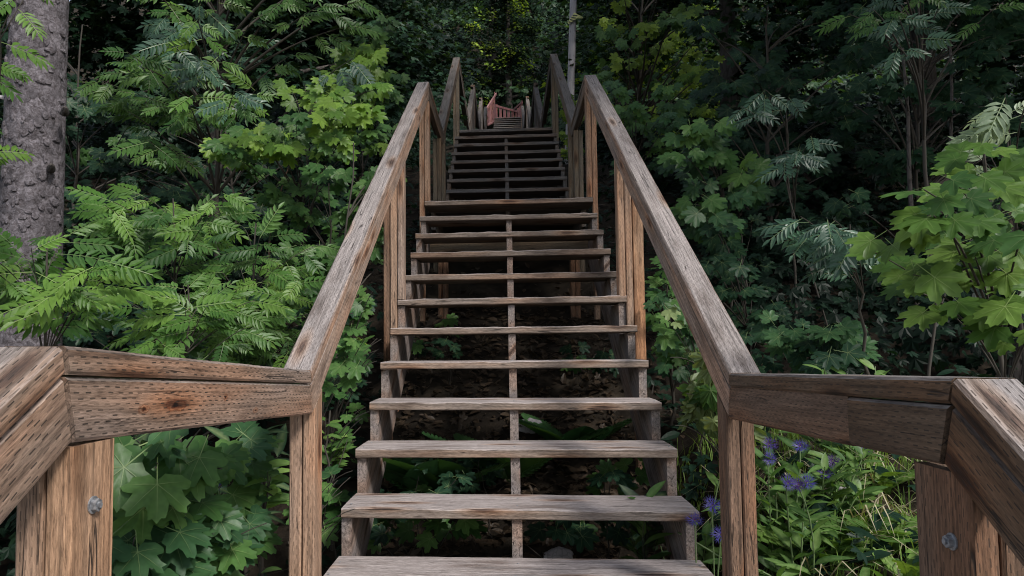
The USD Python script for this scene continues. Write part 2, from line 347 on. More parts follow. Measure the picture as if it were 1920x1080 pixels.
def bark(name, lo, hi, sc=(16, 16, 5), depth=.02):
    return usdkit.material(stage, f'/World/Looks/{name}', {
        'g': ('geometry', {}), 'm': ('mapping', {'scale': sc}), 'v': ('voronoi_texture', {'feature': 'distance_to_edge', 'scale': 1.0}),
        'w': ('noise_texture', {'scale': 9.0, 'detail': 5.0, 'roughness': .7}), 'wa': ('mix_color', {'blend_type': 'add', 'fac': 1.0, 'use_clamp': False}),
        'n': ('noise_texture', {'scale': 3.0, 'detail': 7.0, 'roughness': .65}), 'a': ('math', {'math_type': 'multiply_add', 'value2': .5}),
        's': ('map_range', {'from_min': 0.0, 'from_max': .10, 'to_min': .22, 'to_max': .5, 'clamp': True}),
        'r': ('rgb_ramp', {'ramp': [(.12, tuple(np.array(lo) * .35)), (.32, lo), (.75, hi)]}),
        'b': ('bump', {'strength': 1.0, 'distance': depth}), 'p': ('principled_bsdf', {'roughness': .9, 'specular_ior_level': .2})},
        [('g.position', 'w.vector'), ('g.position', 'm.vector'), ('m.vector', 'wa.a'), ('w.color', 'wa.b'), ('wa.result', 'v.vector'), ('m.vector', 'n.vector'), ('v.distance', 's.value'), ('n.fac', 'a.value1'), ('s.result', 'a.value3'),
         ('a.value', 'r.fac'), ('r.color', 'p.base_color'), ('a.value', 'b.height'), ('b.normal', 'p.normal')], surface='p.BSDF')


B_SPRUCE = usdkit.material(stage, '/World/Looks/spruce_bark', {
    'g': ('geometry', {}), 'm': ('mapping', {'scale': (30, 30, 19)}), 'w': ('noise_texture', {'scale': 14.0, 'detail': 4.0, 'roughness': .7}),
    'wa': ('mix_color', {'blend_type': 'add', 'fac': 1.0, 'use_clamp': False, 'use_clamp_result': False}), 'v': ('voronoi_texture', {'scale': 1.0}),
    'n': ('noise_texture', {'scale': 38.0, 'detail': 8.0, 'roughness': .72, 'distortion': 1.2}), 'n2': ('noise_texture', {'scale': 4.0, 'detail': 3.0}),
    'r': ('rgb_ramp', {'ramp': [(.30, (.022, .017, .017)), (.43, (.085, .074, .080)), (.60, (.165, .150, .166)), (.75, (.24, .222, .24))]}),
    'sv': ('separate_color', {}), 'cr': ('map_range', {'to_min': .62, 'to_max': 1.18}), 'r2': ('map_range', {'from_min': .3, 'from_max': .7, 'to_min': .75, 'to_max': 1.15, 'clamp': True}),
    'mm': ('math', {'math_type': 'multiply'}), 'h': ('hsv', {}), 'ba': ('math', {'math_type': 'multiply_add', 'value2': -.6}),
    'b': ('bump', {'strength': 1.0, 'distance': .016}), 'p': ('principled_bsdf', {'roughness': .9, 'specular_ior_level': .2})},
    [('g.position', 'w.vector'), ('g.position', 'm.vector'), ('m.vector', 'wa.a'), ('w.color', 'wa.b'), ('wa.result', 'v.vector'), ('g.position', 'n.vector'), ('g.position', 'n2.vector'),
     ('n.fac', 'r.fac'), ('v.color', 'sv.color'), ('sv.r', 'cr.value'), ('n2.fac', 'r2.value'), ('cr.result', 'mm.value1'), ('r2.result', 'mm.value2'), ('mm.value', 'h.value'), ('r.color', 'h.color'), ('h.color', 'p.base_color'),
     ('v.distance', 'ba.value1'), ('n.fac', 'ba.value3'), ('ba.value', 'b.height'), ('b.normal', 'p.normal')], surface='p.BSDF')
B_DARK = bark('dark_bark', (.035, .03, .028), (.08, .07, .065))
B_POLE = bark('grey_pole_wood', (.20, .19, .20), (.36, .34, .35), sc=(40, 40, 3), depth=.003)
B_TWIG = plain('twig_bark', (.030, .024, .018), .8)
B_STEM = plain('green_stem', (.085, .13, .045), .6)
B_REDSTEM = plain('reddish_stalk', (.16, .085, .05), .6)
SOIL = usdkit.material(stage, '/World/Looks/forest_soil', {
    'g': ('geometry', {}), 'n': ('noise_texture', {'scale': 3.2, 'detail': 8.0, 'roughness': .7}), 'v': ('voronoi_texture', {'scale': 26.0}),
    'r': ('rgb_ramp', {'ramp': [(.3, (.008, .006, .005)), (.52, (.024, .019, .014)), (.72, (.055, .042, .031))]}),
    'vr': ('rgb_ramp', {'ramp': [(0.0, (.6, .55, .5)), (.5, (1, 1, 1)), (1, (1.25, 1.2, 1.1))]}), 'x': ('mix_color', {'blend_type': 'multiply', 'fac': .8, 'use_clamp': False}),
    'b': ('bump', {'strength': 1.0, 'distance': .04}), 'p': ('principled_bsdf', {'roughness': .95, 'specular_ior_level': .15})},
    [('g.position', 'n.vector'), ('g.position', 'v.vector'), ('n.fac', 'r.fac'), ('v.color', 'vr.fac'), ('r.color', 'x.a'), ('vr.color', 'x.b'), ('x.result', 'p.base_color'), ('n.fac', 'b.height'), ('b.normal', 'p.normal')], surface='p.BSDF')

# ------------------------------------------------------------------ hillside
T, R_, W = .28, .178, 1.324           # run, rise and width of the stairs


def ground_z(x, y):
    x, y = np.asarray(x, float), np.asarray(y, float)
    base = np.interp(y, [-40, -6, -1.3, 0, 6.8, 31, 36, 60, 140], [-22, -3.9, -1.15, -1.0, 3.1, 11.1, 13.2, 33, 75])
    bank = np.maximum(0, -.10 + .22 * y - base)
    side = bank / (1 + np.exp(-(x - .90) * 14)) / (1 + np.exp(-(y + 1.0) * 5))
    away = .10 * np.clip(np.abs(x) - 3, 0, 30)
    n = meshkit.fbm(np.stack([x * .8, y * .8, x * 0], -1), 4, 3) - .5
    return base + side + away * .6 + n * .34


def build_ground():
    xs = np.unique(np.concatenate([np.linspace(-90, -8, 24), np.linspace(-8, 8, 120), np.linspace(8, 90, 24)]))
    ys = np.unique(np.concatenate([np.linspace(-40, -4, 14), np.linspace(-4, 9, 110), np.linspace(9, 40, 60), np.linspace(40, 140, 24)]))
    X, Y = np.meshgrid(xs, ys, indexing='ij')
    Z = ground_z(X, Y)
    V = np.stack([X, Y, Z], -1).reshape(-1, 3)
    a, b = len(xs), len(ys)
    i, j = np.meshgrid(np.arange(a - 1), np.arange(b - 1), indexing='ij')
    q = np.stack([i * b + j, (i + 1) * b + j, (i + 1) * b + j + 1, i * b + j + 1], -1).reshape(-1, 4)
    tag(obj('hillside', (V, np.vstack([q[:, [0, 1, 2]], q[:, [0, 2, 3]]])), SOIL, smooth=True), kind='structure')


build_ground()



# ------------------------------------------------------------------ stairs
def tread(parent, Y, z, mat, x0=-W / 2, x1=W / 2, depth=.272, th=.038, tilt=0., worn=.010, name='tread'):
    s = nseed()
    M = frame((x0, Y + depth / 2, z - th / 2), (x1 - x0, 0, tilt), (0, 0, 1))
    # local x = world +x, local y = world +y, so the worn arris (-y) faces the climber
    return obj(name, plank(x1 - x0, depth, th, s, worn_edge=worn, wear=.0018), mat, parent, M)


def stringer(parent, x, first, n, Y0, z0, run, rise, mat, th=.038, below=.14):
    """A notched stringer: riser cuts and level seats along n steps; step k's seat is at z0 + k*rise - .038, its riser at Y0 + k*run."""
    from shapely.geometry import Polygon
    pts = []
    for k in range(n):
        y, z = Y0 + (first + k) * run + .022, z0 + (first + k) * rise - .0385
        pts += [(y, z - rise if k else z - rise - .04), (y, z)]
    yl, zl = Y0 + (first + n) * run + .022, z0 + (first + n - 1) * rise - .0385
    pts += [(yl, zl)]
    s = rise / run
    ylow = Y0 + first * run + .022
    zlow = z0 + first * rise - .0385 - rise - .04
    # lower edge parallel to the slope
    pts += [(yl, zl - .30), (ylow + .26, zlow - .0)]
    m = trimesh.creation.extrude_polygon(Polygon(pts), th, engine='earcut')
    v = np.array(m.vertices)                         # (y, z, x)
    a = math.atan2(rise, run)
    # local frame: x along the slope so that the grain follows it
    ca, sa = math.cos(a), math.sin(a)
    o = np.array([x - th / 2, Y0, z0])
    d = v[:, :2] - o[1:]
    loc = np.stack([d[:, 0] * ca + d[:, 1] * sa, -(v[:, 2]), -d[:, 0] * sa + d[:, 1] * ca], 1)
    M = np.eye(4); M[:3, 0] = (0, ca, sa); M[:3, 1] = (-1, 0, 0); M[:3, 2] = (0, -sa, ca); M[:3, 3] = o
    return obj('stringer', (loc, np.array(m.faces)), mat, parent, M)


flight = thing('stair_flight', 'open wooden stair flight of weathered grey brown treads nearest the viewer', 'stairs', (0, 0, 0))
skew = {1: (.0, -.004), 2: (0, .002), 3: (0, -.004), 5: (0, .003), 6: (0, .004), 8: (0, .004), 9: (0, .003)}
for k in range(12):
    dx = float(RNG.normal(0, .004))
    tread(flight, k * T + float(RNG.normal(0, .003)), k * R_ + skew.get(k, (0, 0))[1] * .5, W_TREAD, x0=-W / 2 + dx, x1=W / 2 + dx, tilt=skew.get(k, (0, 0))[1])
for k, tr in enumerate([p for p in flight.GetChildren() if p.GetName().startswith('tread')][:6]):
    for x in (.022, W / 2, W - .022):                # nail heads over the stringers, in the board's own frame
        for y in (-.075, .065):
            nail = trimesh.creation.cylinder(radius=.0042, height=.002, sections=8)
            nail.apply_translation((x + float(RNG.normal(0, .004)), y + float(RNG.normal(0, .006)), .0192))
            obj('nail_head', nail, METAL, tr)
for x in (-W / 2 + .021, .004, W / 2 - .021):
    stringer(flight, x, 0, 11, 0, 0, T, R_, W_STRING)
beam('cross_beam', W_OLDPOST, flight, (-.66, 11 * T + .15, 1.60), (.66, 11 * T + .15, 1.60), .04, .10)
for s in (-1, 1):                                    # props below the upper landing, two planks each
    for j in (0, 1):
        beam('prop', W_POST_R, flight, (s * .55 + .042 * (j - .5), 3.46, .75), (s * .55 + .042 * (j - .5), 3.46, 1.68), .038, .089, (0, 1, 0))
beam('lower_riser_board', W_STRING, flight, (-.66, .012, -.1), (.66, .012, -.1), .022, .14)


def landing(label, Y0, Y1, z, mat, posts=True):
    d = thing('landing_deck', label, 'landing')
    n = int(round((Y1 - Y0) / .146))
    for i in range(n):
        y = Y0 + (Y1 - Y0) * (i + .5) / n
        s = nseed()
        obj('deck_board', plank(W, .140, .038, s), mat, d, frame((-W / 2, y, z - .019), (1, 0, 0)))
    for s in (-1, 0, 1):
        beam('joist', mat, d, (s * (W / 2 - .04), Y0 + .01, z - .11), (s * (W / 2 - .04), Y1 - .01, z - .11), .038, .14)
    return d


landing('near landing deck of grey boards at the foot of the first flight', -1.42, -.012, -R_, W_TREAD)
Y2 = 15.83 * T; RUN2 = .94 * T
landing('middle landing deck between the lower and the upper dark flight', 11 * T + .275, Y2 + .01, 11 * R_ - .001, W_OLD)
flight2 = thing('stair_flight', 'upper flight of old treads darkened by painted shade climbing beyond the middle landing', 'stairs')
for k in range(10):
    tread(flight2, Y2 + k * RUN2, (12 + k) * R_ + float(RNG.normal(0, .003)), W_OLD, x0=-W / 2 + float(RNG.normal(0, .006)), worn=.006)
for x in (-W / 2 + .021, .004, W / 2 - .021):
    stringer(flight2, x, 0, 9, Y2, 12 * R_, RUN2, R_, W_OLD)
ZL2 = 21 * R_
YL2 = Y2 + 9 * RUN2


# ------------------------------------------------------------------ rails
XI = .62                                            # inner face of rails and posts
CAPW, CAPT, SUBH = .092, .038, .089


def xin(s, d):
    return s * (XI + d)


def rail_run(parent, s, pa, pb, mats, bend_a=None, bend_b=None, gap=.002, sub=True, split=None, sub_mat2=None, seedw=.0014):
    """A flat cap board over an upright rail board from pa to pb = (Y, z of the cap's top)."""
    a, b = np.array([pa[0], pa[1]]), np.array([pb[0], pb[1]])
    d = b - a; L = np.linalg.norm(d); u = d / L
    nrm = np.array([-u[1], u[0]])
    ang = math.atan2(u[1], u[0])
    ca = math.tan((ang - bend_a) / 2) if bend_a is not None else 0.0
    cb = -math.tan((bend_b - ang) / 2) if bend_b is not None else 0.0
    zh = (0, nrm[0], nrm[1])

    def board(name, depth, w, h, xc, mat, l0=0., l1=None, c0=ca, c1=cb):
        # centre line `depth` under the top line; the mitre plane passes through the bend point of the top line
        l1 = L if l1 is None else l1
        off0, off1 = -depth * c0, -depth * c1
        p0 = a + u * (l0 + off0 + gap) - nrm * depth
        p1 = a + u * (l1 + off1 - gap) - nrm * depth
        A, B = (xc, p0[0], p0[1]), (xc, p1[0], p1[1])
        return obj(name, plank(np.linalg.norm(p1 - p0), w, h, nseed(), cut0=c0, cut1=c1, wear=seedw, chamfer=.005), mat, parent, frame(A, np.array(B) - np.array(A), zh))
    board('cap_board', CAPT / 2, CAPW, CAPT, xin(s, CAPW / 2 - .004), mats[0])
    if sub:
        dd = CAPT + SUBH / 2 + .003
        if split is None:
            board('rail_board', dd, .038, SUBH, xin(s, .0195), mats[1])
        else:
            board('rail_board', dd, .038, SUBH, xin(s, .0150), mats[1], 0, split, c1=0.)
            board('rail_board', dd - .002, .038, SUBH + .01, xin(s, .0205), sub_mat2 or mats[1], split + .003, None, c0=0.)


def post(parent, s, Y, zb, zt, mats, n=2, depth=.089, slope=0., outer=None):
    """Planks on edge side by side; their tops cut along the rail's slope."""
    g = part_group('post', parent)
    for j in range(n):
        x = xin(s, .022 + j * .042)
        b = zb if j == 0 or outer is None else outer
        zt_ = zt - (.004 if j else 0)
        # local x = up, local z = world +y: cut1 (dx per dz) = slope
        obj('plank', plank(zt_ - b, .038, depth, nseed(), cut1=slope * .995, wear=.0012), mats[j % len(mats)], g, frame((x, Y, b), (0, 0, 1), (0, 1, 0)))
    return g


def bolt(parent, c, nx):
    """A hexagon bolt head on a washer, facing along nx (world vector)."""
    M = frame(np.asarray(c), nx)
    hexa = trimesh.creation.cylinder(radius=.0095, height=.008, sections=6)
    was = trimesh.creation.cylinder(radius=.0125, height=.002, sections=24)
    tip = trimesh.creation.cylinder(radius=.0045, height=.006, sections=12)
    Rm = trimesh.transformations.rotation_matrix(math.pi / 2, [0, 1, 0])
    g = part_group('bolt', parent) if False else parent
    for nm, mm, off in (('washer', was, .0015), ('bolt_head', hexa, .006), ('bolt_tip', tip, .010)):
        mm = mm.copy(); mm.apply_transform(Rm); mm.apply_translation((off, 0, 0))
        obj(nm, mm, METAL, g, M)


SIDE = {-1: dict(corner=(-1.455, .772), bend=(-.275, .706), top=(3.03, 2.905), lo=(4.32, 2.925), top2=(6.95, 4.80), down=.62),
        1: dict(corner=(-1.285, .716), bend=(-.275, .690), top=(3.10, 2.945), lo=(4.22, 2.935), top2=(6.90, 4.78), down=.70)}
ATTR = {-1: 'left', 1: 'right'}
for s in (-1, 1):
    D = SIDE[s]
    left = s < 0
    an = lambda p, q: math.atan2(q[1] - p[1], q[0] - p[0])
    near_end = (-3.0, D['corner'][1] - (D['corner'][0] + 3.0) * -D['down'] * -1)
    near_end = (-3.0, D['corner'][1] - (3.0 + D['corner'][0]) * D['down'])
    A0, A1, A2, A3, A4 = an(near_end, D['corner']), an(D['corner'], D['bend']), an(D['bend'], D['top']), an(D['top'], D['lo']), an(D['lo'], D['top2'])
    # nearest, going down past the viewer
    h = thing('handrail', 'cropped pale incised rail sloping down past the viewer at the lower left corner' if left else 'cropped grey capped rail sloping down past the viewer at the lower right corner', 'handrail')
    rail_run(h, s, near_end, D['corner'], (W_NEAR if left else W_NEAR_R, W_NEAR if left else W_NEAR_R), bend_b=A1, gap=.003)
    post(h, s, -2.75, -2.4, near_end[1] + .16 - .13, [W_POST_R], slope=D['down'])
    # level rail beside the near landing
    h = thing('handrail', 'level reddish knotty rail left of the near landing with dashed incisions' if left else 'level brown spliced rail darkened by painted shade right of the near landing above the violet flowers', 'handrail')
    rail_run(h, s, D['corner'], D['bend'], (W_NEAR, W_KNOTTY) if left else (W_NEAR_R, W_NEAR_R), bend_a=A0, bend_b=A2, gap=.009 if left else .002, split=None if left else .32, sub_mat2=W_POST_R)
    cy = D['corner'][0]
    pg = post(h, s, cy + .090 if left else cy + .055, -1.3, D['corner'][1] - .135 - .004, [W_FRESH if left else W_POST_R, W_POST if left else W_POST_R], depth=.105 if left else .135, slope=0.0)
    bolt(pg, (xin(s, .003), cy + (.086 if left else .03), .545 if left else .475), (-s, 0, 0))
    # sloping rail of the first flight
    h = thing('handrail', 'weathered grey handrail climbing the left side of the nearest flight' if left else 'weathered grey handrail climbing the right side of the nearest flight', 'handrail')
    rail_run(h, s, D['bend'], D['top'], (W_RAIL, W_RAIL), bend_a=A1, bend_b=A3, gap=.003)
    sl = (D['top'][1] - D['bend'][1]) / (D['top'][0] - D['bend'][0])
    zr = lambda y: D['bend'][1] + sl * (y - D['bend'][0]) - (CAPT + SUBH + .004) / math.cos(A2)
    post(h, s, -.165, -1.2, zr(-.165) - .006, [W_POST if left else W_POST_R, W_POST if left else W_POST_R], slope=sl)
    g = post(h, s, 1.725, 6 * R_, zr(1.725), [W_RAIL if left else W_POST, W_POST], slope=sl, outer=4 * R_ - .3)
    xo = xin(s, .022 + 2 * .042 + (.0 if left else .014))
    obj('plank', plank(zr(1.735) + .1, .038 if left else .06, .089, nseed(), cut1=sl), W_POST_R if left else W_FRESH, g, frame((xo, 1.735, -.1), (0, 0, 1), (0, 1, 0)))
    post(h, s, 3.128, 11 * R_ + .001, D['top'][1] - .137, [W_POST, W_POST], outer=1.0)
    # level rail of the middle landing
    h = thing('handrail', 'short level rail on the left of the middle landing between two slopes' if left else 'short level rail on the right of the middle landing between two slopes', 'handrail')
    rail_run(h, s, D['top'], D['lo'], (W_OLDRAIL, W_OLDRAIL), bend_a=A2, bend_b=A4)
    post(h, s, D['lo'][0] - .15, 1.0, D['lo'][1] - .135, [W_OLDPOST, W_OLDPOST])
    h = thing('handrail', 'old handrail darkened by painted shade on the left of the upper flight rising to a high peak' if left else 'old handrail darkened by painted shade on the right of the upper flight beside the grey pole', 'handrail')
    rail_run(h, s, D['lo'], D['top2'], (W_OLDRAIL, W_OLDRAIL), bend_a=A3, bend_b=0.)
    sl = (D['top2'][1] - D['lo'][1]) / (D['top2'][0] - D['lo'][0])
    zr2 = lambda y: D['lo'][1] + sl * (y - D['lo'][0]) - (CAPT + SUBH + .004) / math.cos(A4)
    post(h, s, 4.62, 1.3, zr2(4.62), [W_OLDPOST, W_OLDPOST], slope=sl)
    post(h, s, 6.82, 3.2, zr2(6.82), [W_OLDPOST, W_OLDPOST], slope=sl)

# flights that climb on beyond the second landing: only their rails and posts rise into view
ys, zs = YL2 + .3, ZL2
prev = {-1: SIDE[-1]['top2'], 1: SIDE[1]['top2']}
ORD = ['first', 'second', 'third']
for i in range(3):
    yl = ys + 2.5                                     # end of the landing
    ye, ze = yl + 2.55, zs + 9 * R_                   # end of the flight
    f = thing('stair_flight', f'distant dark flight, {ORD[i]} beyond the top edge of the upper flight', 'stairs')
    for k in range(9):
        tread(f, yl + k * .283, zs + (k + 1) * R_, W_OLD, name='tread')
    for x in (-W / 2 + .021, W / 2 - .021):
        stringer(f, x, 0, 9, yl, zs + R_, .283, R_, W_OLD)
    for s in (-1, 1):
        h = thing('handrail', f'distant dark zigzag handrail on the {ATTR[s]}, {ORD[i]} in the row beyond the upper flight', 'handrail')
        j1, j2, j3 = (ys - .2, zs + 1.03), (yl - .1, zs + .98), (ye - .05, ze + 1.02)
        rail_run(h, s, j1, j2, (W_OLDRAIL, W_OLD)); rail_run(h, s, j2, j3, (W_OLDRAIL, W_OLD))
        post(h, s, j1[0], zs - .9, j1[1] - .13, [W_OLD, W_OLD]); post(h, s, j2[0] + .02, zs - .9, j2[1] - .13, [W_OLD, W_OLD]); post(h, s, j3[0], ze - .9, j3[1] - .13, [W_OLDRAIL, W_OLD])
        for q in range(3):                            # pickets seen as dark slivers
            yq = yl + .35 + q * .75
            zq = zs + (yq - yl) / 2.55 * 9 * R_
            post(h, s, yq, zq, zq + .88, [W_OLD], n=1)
    ys, zs = ye, ze

# red painted guard at the head of the stairs
YR = 24.6
fl = thing('stair_flight', 'tiny topmost flight of thin dark treads below the red guard', 'stairs')
for k in range(6):
    p = at(953, 238 - 3.6 * k, YR + 1.0 + k * .30)
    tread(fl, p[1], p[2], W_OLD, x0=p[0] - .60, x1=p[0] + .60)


def red_guard(label, a_top, a_bot, b_top, b_bot, n, cap=.07):
    g = thing('red_railing', label, 'railing')
    a_top, a_bot, b_top, b_bot = map(np.asarray, (a_top, a_bot, b_top, b_bot))
    beam('top_rail', W_RED, g, a_top, b_top, .06, .09)
    beam('bottom_rail', W_RED, g, a_bot + (0, 0, .05), b_bot + (0, 0, .05), .05, .06)
    for i in range(n + 1):
        t = i / n
        lo, hi = a_bot * (1 - t) + b_bot * t, a_top * (1 - t) + b_top * t
        wd = .09 if i in (0, n) else .13
        along = (b_top - a_top) * np.array([1, 1, 0])
        obj('baluster', plank(hi[2] - lo[2] - (.03 if 0 < i < n else -.08), wd, .03, nseed()), W_RED, g, frame(lo, (0, 0, 1), np.cross(along, [0, 0, 1])))
    return g


red_guard('red painted slatted guard left of the topmost steps', at(912, 205, 24.2), at(915, 236, 24.2), at(930, 176, 28.5), at(928, 230, 28.5), 6)
red_guard('red painted slatted panel crossing behind the head of the stairs', at(931, 199, 29.2), at(931, 223, 29.2), at(973, 210, 28.8), at(977, 223, 28.8), 6)
red_guard('red painted slatted guard right of the topmost steps', at(979, 192, 26.5), at(979, 223, 26.5), at(964, 205, 29.6), at(970, 222, 29.6), 4)

# ------------------------------------------------------------------ leaves
def fan(outline, z, origin=(0., 0., 0.)):
    n = len(outline)
    V = np.vstack([[origin], np.column_stack([outline, z])])
    k = np.arange(n - 1)
    return V, np.stack([np.zeros(n - 1, int), k + 1, k + 2], 1)


def maple_leaf(detail=True, droop=.16, fold=.05, seed=0):
    r = np.random.default_rng(seed)
    half = [(0, 1.0), (6, .86), (12, .88), (16, .74), (24, .60), (31, .70), (34, .84), (42, .98), (49, .84), (56, .86), (60, .72), (71, .55), (80, .64), (86, .72), (96, .78), (106, .62), (118, .60), (130, .46), (152, .36), (171, .16)]
    if not detail:
        half = [(0, 1.0), (14, .78), (25, .58), (42, .96), (57, .76), (72, .52), (96, .76), (128, .44), (168, .16)]
    pts = [(a, q) for a, q in reversed(half[1:])]
    pts = [(-a, q) for a, q in pts] + half
    pts = sorted(pts)
    A = np.radians([p[0] for p in pts]) + (r.normal(0, .02, len(pts)) if detail else 0)
    Q = np.array([p[1] for p in pts]) * (1 + (r.normal(0, .03, len(pts)) if detail else 0))
    x, y = Q * np.cos(A), Q * np.sin(A) * .98
    ridge = np.cos(np.degrees(A) / 44 * 2 * np.pi) * .5 + .5     # 1 on the lobes' ribs, 0 in the bays
    z = -droop * Q ** 2 + fold * Q * (1 - ridge) - .05 * np.abs(y) * (r.random() - .2)
    V, F = fan(np.column_stack([x, y]) * .5, z * .5)
    vein = np.zeros(len(V))
    if detail:
        vv, ff, off = [V], [F], len(V)
        for a, q in ((0, .9), (43, .86), (-43, .86), (97, .6), (-97, .6)):
            t = np.radians(a); d = np.array([math.cos(t), math.sin(t)]); nrm = np.array([-d[1], d[0]])
            zt = -droop * q ** 2 * .5 + .006
            p = np.array([[*(nrm * .010 * .5), .006], [*(-nrm * .010 * .5), .006], [*(d * q * .5), zt], [*(d * q * .25 + nrm * .006 * .5), -droop * (q * .5) ** 2 * .5 + .008], [*(d * q * .25 - nrm * .006 * .5), -droop * (q * .5) ** 2 * .5 + .008]])
            vv.append(p); ff.append(np.array([[0, 1, 4], [0, 4, 3], [3, 4, 2]]) + off); off += 5
        # petiole
        p = np.array([[0, .008, 0.], [0, -.008, 0], [-.35, .006, .06], [-.35, -.006, .06]])
        vv.append(p); ff.append(np.array([[0, 2, 1], [1, 2, 3]]) + off)
        V, F = np.vstack(vv), np.vstack(ff)
        vein = np.r_[vein, np.ones(len(V) - len(vein))]
    return V, F, vein


def blade(L, w, n=4, curl=.15, fold=.12, tipdroop=0.):
    """A simple pointed leaf along +x with a folded midrib."""
    t = np.linspace(0, 1, n + 1)
    ww = w * np.sin(np.pi * np.clip(t, 0, 1) ** .8) ** .8
    zc = -curl * L * t ** 2
    V, F = [], []
    for i in range(n + 1):
        V += [(t[i] * L, -ww[i] / 2, zc[i] + fold * ww[i]), (t[i] * L, 0, zc[i]), (t[i] * L, ww[i] / 2, zc[i] + fold * ww[i])]
    for i in range(n):
        a = i * 3
        F += [(a, a + 3, a + 4), (a, a + 4, a + 1), (a + 1, a + 4, a + 5), (a + 1, a + 5, a + 2)]
    return np.array(V, float), np.array(F)


def pinnate(pairs=6, lw=.30, ww=.12, arch=.22, detail=True, seed=0, narrow=1.0):
    r = np.random.default_rng(seed)
    ms, vein = [], []
    bl = blade(1, 1, 3 if detail else 2, .12, .10)
    for i in range(pairs + 1):
        t = .22 + .70 * i / pairs
        z0 = -arch * t * t
        sl = -2 * arch * t
        lst = [(0.,)] if i == pairs else [(-1,), (1,)]
        size = lw * (1 - .28 * abs(t - .5) * 2) * r.uniform(.9, 1.1)
        for (sd,) in lst:
            a = math.radians((62 - 18 * t + r.normal(0, 5)) * sd)
            v = bl[0] * np.array([size, ww * size / lw * narrow * 1.0, size])
            v = v * np.array([1, 1, .9])
            c, s_ = math.cos(a), math.sin(a)
            tilt = r.normal(0, .10) - .12
            z = v[:, 2] + tilt * v[:, 0]
            v = np.column_stack([v[:, 0] * c - v[:, 1] * s_ + t, v[:, 0] * s_ + v[:, 1] * c, z + z0 + sl * v[:, 0] * c])
            ms.append((v, bl[1])); vein.append(np.zeros(len(v)))
    tt = np.linspace(0, .95, 5)
    rc = np.vstack([np.column_stack([tt, tt * 0 + .007, -arch * tt ** 2 + .004]), np.column_stack([tt, tt * 0 - .007, -arch * tt ** 2 + .004])])
    rf = np.array([(i, i + 5, i + 1) for i in range(4)] + [(i + 1, i + 5, i + 6) for i in range(4)])
    ms.append((rc, rf)); vein.append(np.ones(len(rc)))
    V, F = cat_meshes(ms)
    return V, F, np.concatenate(vein)


def lance(L=1., w=.24, n=5, curl=.3, fold=.16):
    V, F = blade(L, w, n, curl, fold)
    vein = np.tile([0., .6, 0.], len(V) // 3)
    return V, F, vein


def toothed(seed=0):
    """A dandelion leaf: backward-pointing teeth along a broad midrib."""
    r = np.random.default_rng(seed)
    n = 9
    V, F, vein = [], [], []
    for i in range(n):
        t = (i + .2) / n
        w = (.05 + .16 * t) * (1 if i < n - 1 else 1.15) * r.uniform(.85, 1.15)
        z = .30 * t - .45 * t * t
        z2 = .30 * (t + .09) - .45 * (t + .09) ** 2
        b = len(V)
        for s in (-1, 1):
            V += [(t - .055, s * w, z + .03), (t + .09, s * .018, z2), (t - .02, s * .018, z), (t + .06, s * w * .8, z2 + .02)]
            vein += [0, 0, .4, 0]
            c = b + (0 if s < 0 else 4)
            F += [(c, c + 3, c + 2), (c + 2, c + 3, c + 1)]
    tt = np.linspace(0, 1.05, 6)
    b = len(V)
    for t in tt:
        z = .30 * t - .45 * t * t + .004
        V += [(t, .02, z), (t, -.02, z)]; vein += [.8, .8]
    for i in range(5):
        c = b + 2 * i
        F += [(c, c + 1, c + 2), (c + 1, c + 3, c + 2)]
    return np.array(V, float), np.array(F), np.array(vein, float)


SHAPES = {'maple': [maple_leaf(True, .16, .07, i) for i in range(5)],
          'maple_wilt': [maple_leaf(True, .75, .22, 20 + i) for i in range(4)],
          'maple_low': [maple_leaf(False, .15, .06, i) for i in range(3)],
          'rowan': [pinnate(6, .33, .125, a, True, i) for i, a in enumerate((.12, .22, .30, .05))] + [pinnate(7, .31, .11, .2, True, 9)],
          'rowan_low': [pinnate(5, .34, .14, .18, False, i) for i in range(3)],
          'oval': [lance(1., .46, 4, .18, .14), lance(1., .40, 4, .35, .2)],
          'lance': [lance(1., .30, 5, .30, .14), lance(1., .25, 5, .55, .18), lance(1., .34, 5, .14, .10)],
          'toothed': [toothed(1), toothed(2), toothed(3)]}


def frond(seed=0):
    r = np.random.default_rng(seed)
    ms = []
    n = 20
    for i in range(n):
        t = .12 + .86 * i / n
        size = .30 * math.sin(math.pi * min(1, t * .95 + .06)) ** .7 * (1.05 - t * .35)
        z0 = -.30 * t * t
        for s in (-1, 1):
            a = math.radians(70 * s)
            k = 6
            V, F = [], []
            for j in range(k + 1):
                u = j / k
                w = .027 * (1 - u * .8)
                V += [(u, -w, 0), (u, w, 0)]
            V = np.array(V, float)
            teeth = 1 + .8 * (np.arange(len(V)) // 2 % 2)
            V[:, 1] *= teeth
            for j in range(k):
                F += [(2 * j, 2 * j + 2, 2 * j + 3), (2 * j, 2 * j + 3, 2 * j + 1)]
            V[:, 0] *= size
            c, s_ = math.cos(a), math.sin(a)
            V = np.column_stack([V[:, 0] * c - V[:, 1] * s_ + t, V[:, 0] * s_ + V[:, 1] * c, V[:, 0] * -.22 + z0])
            ms.append((V, np.array(F)))
    tt = np.linspace(0, .98, 6)
    rc = np.vstack([np.column_stack([tt, tt * 0 + .006, -.3 * tt ** 2 + .004]), np.column_stack([tt, tt * 0 - .006, -.3 * tt ** 2 + .004])])
    ms.append((rc, np.array([(i, i + 6, i + 1) for i in range(5)] + [(i + 1, i + 6, i + 7) for i in range(5)])))
    V, F = cat_meshes(ms)
    return V, F, np.zeros(len(V))


SHAPES['frond'] = [frond(i) for i in range(3)]

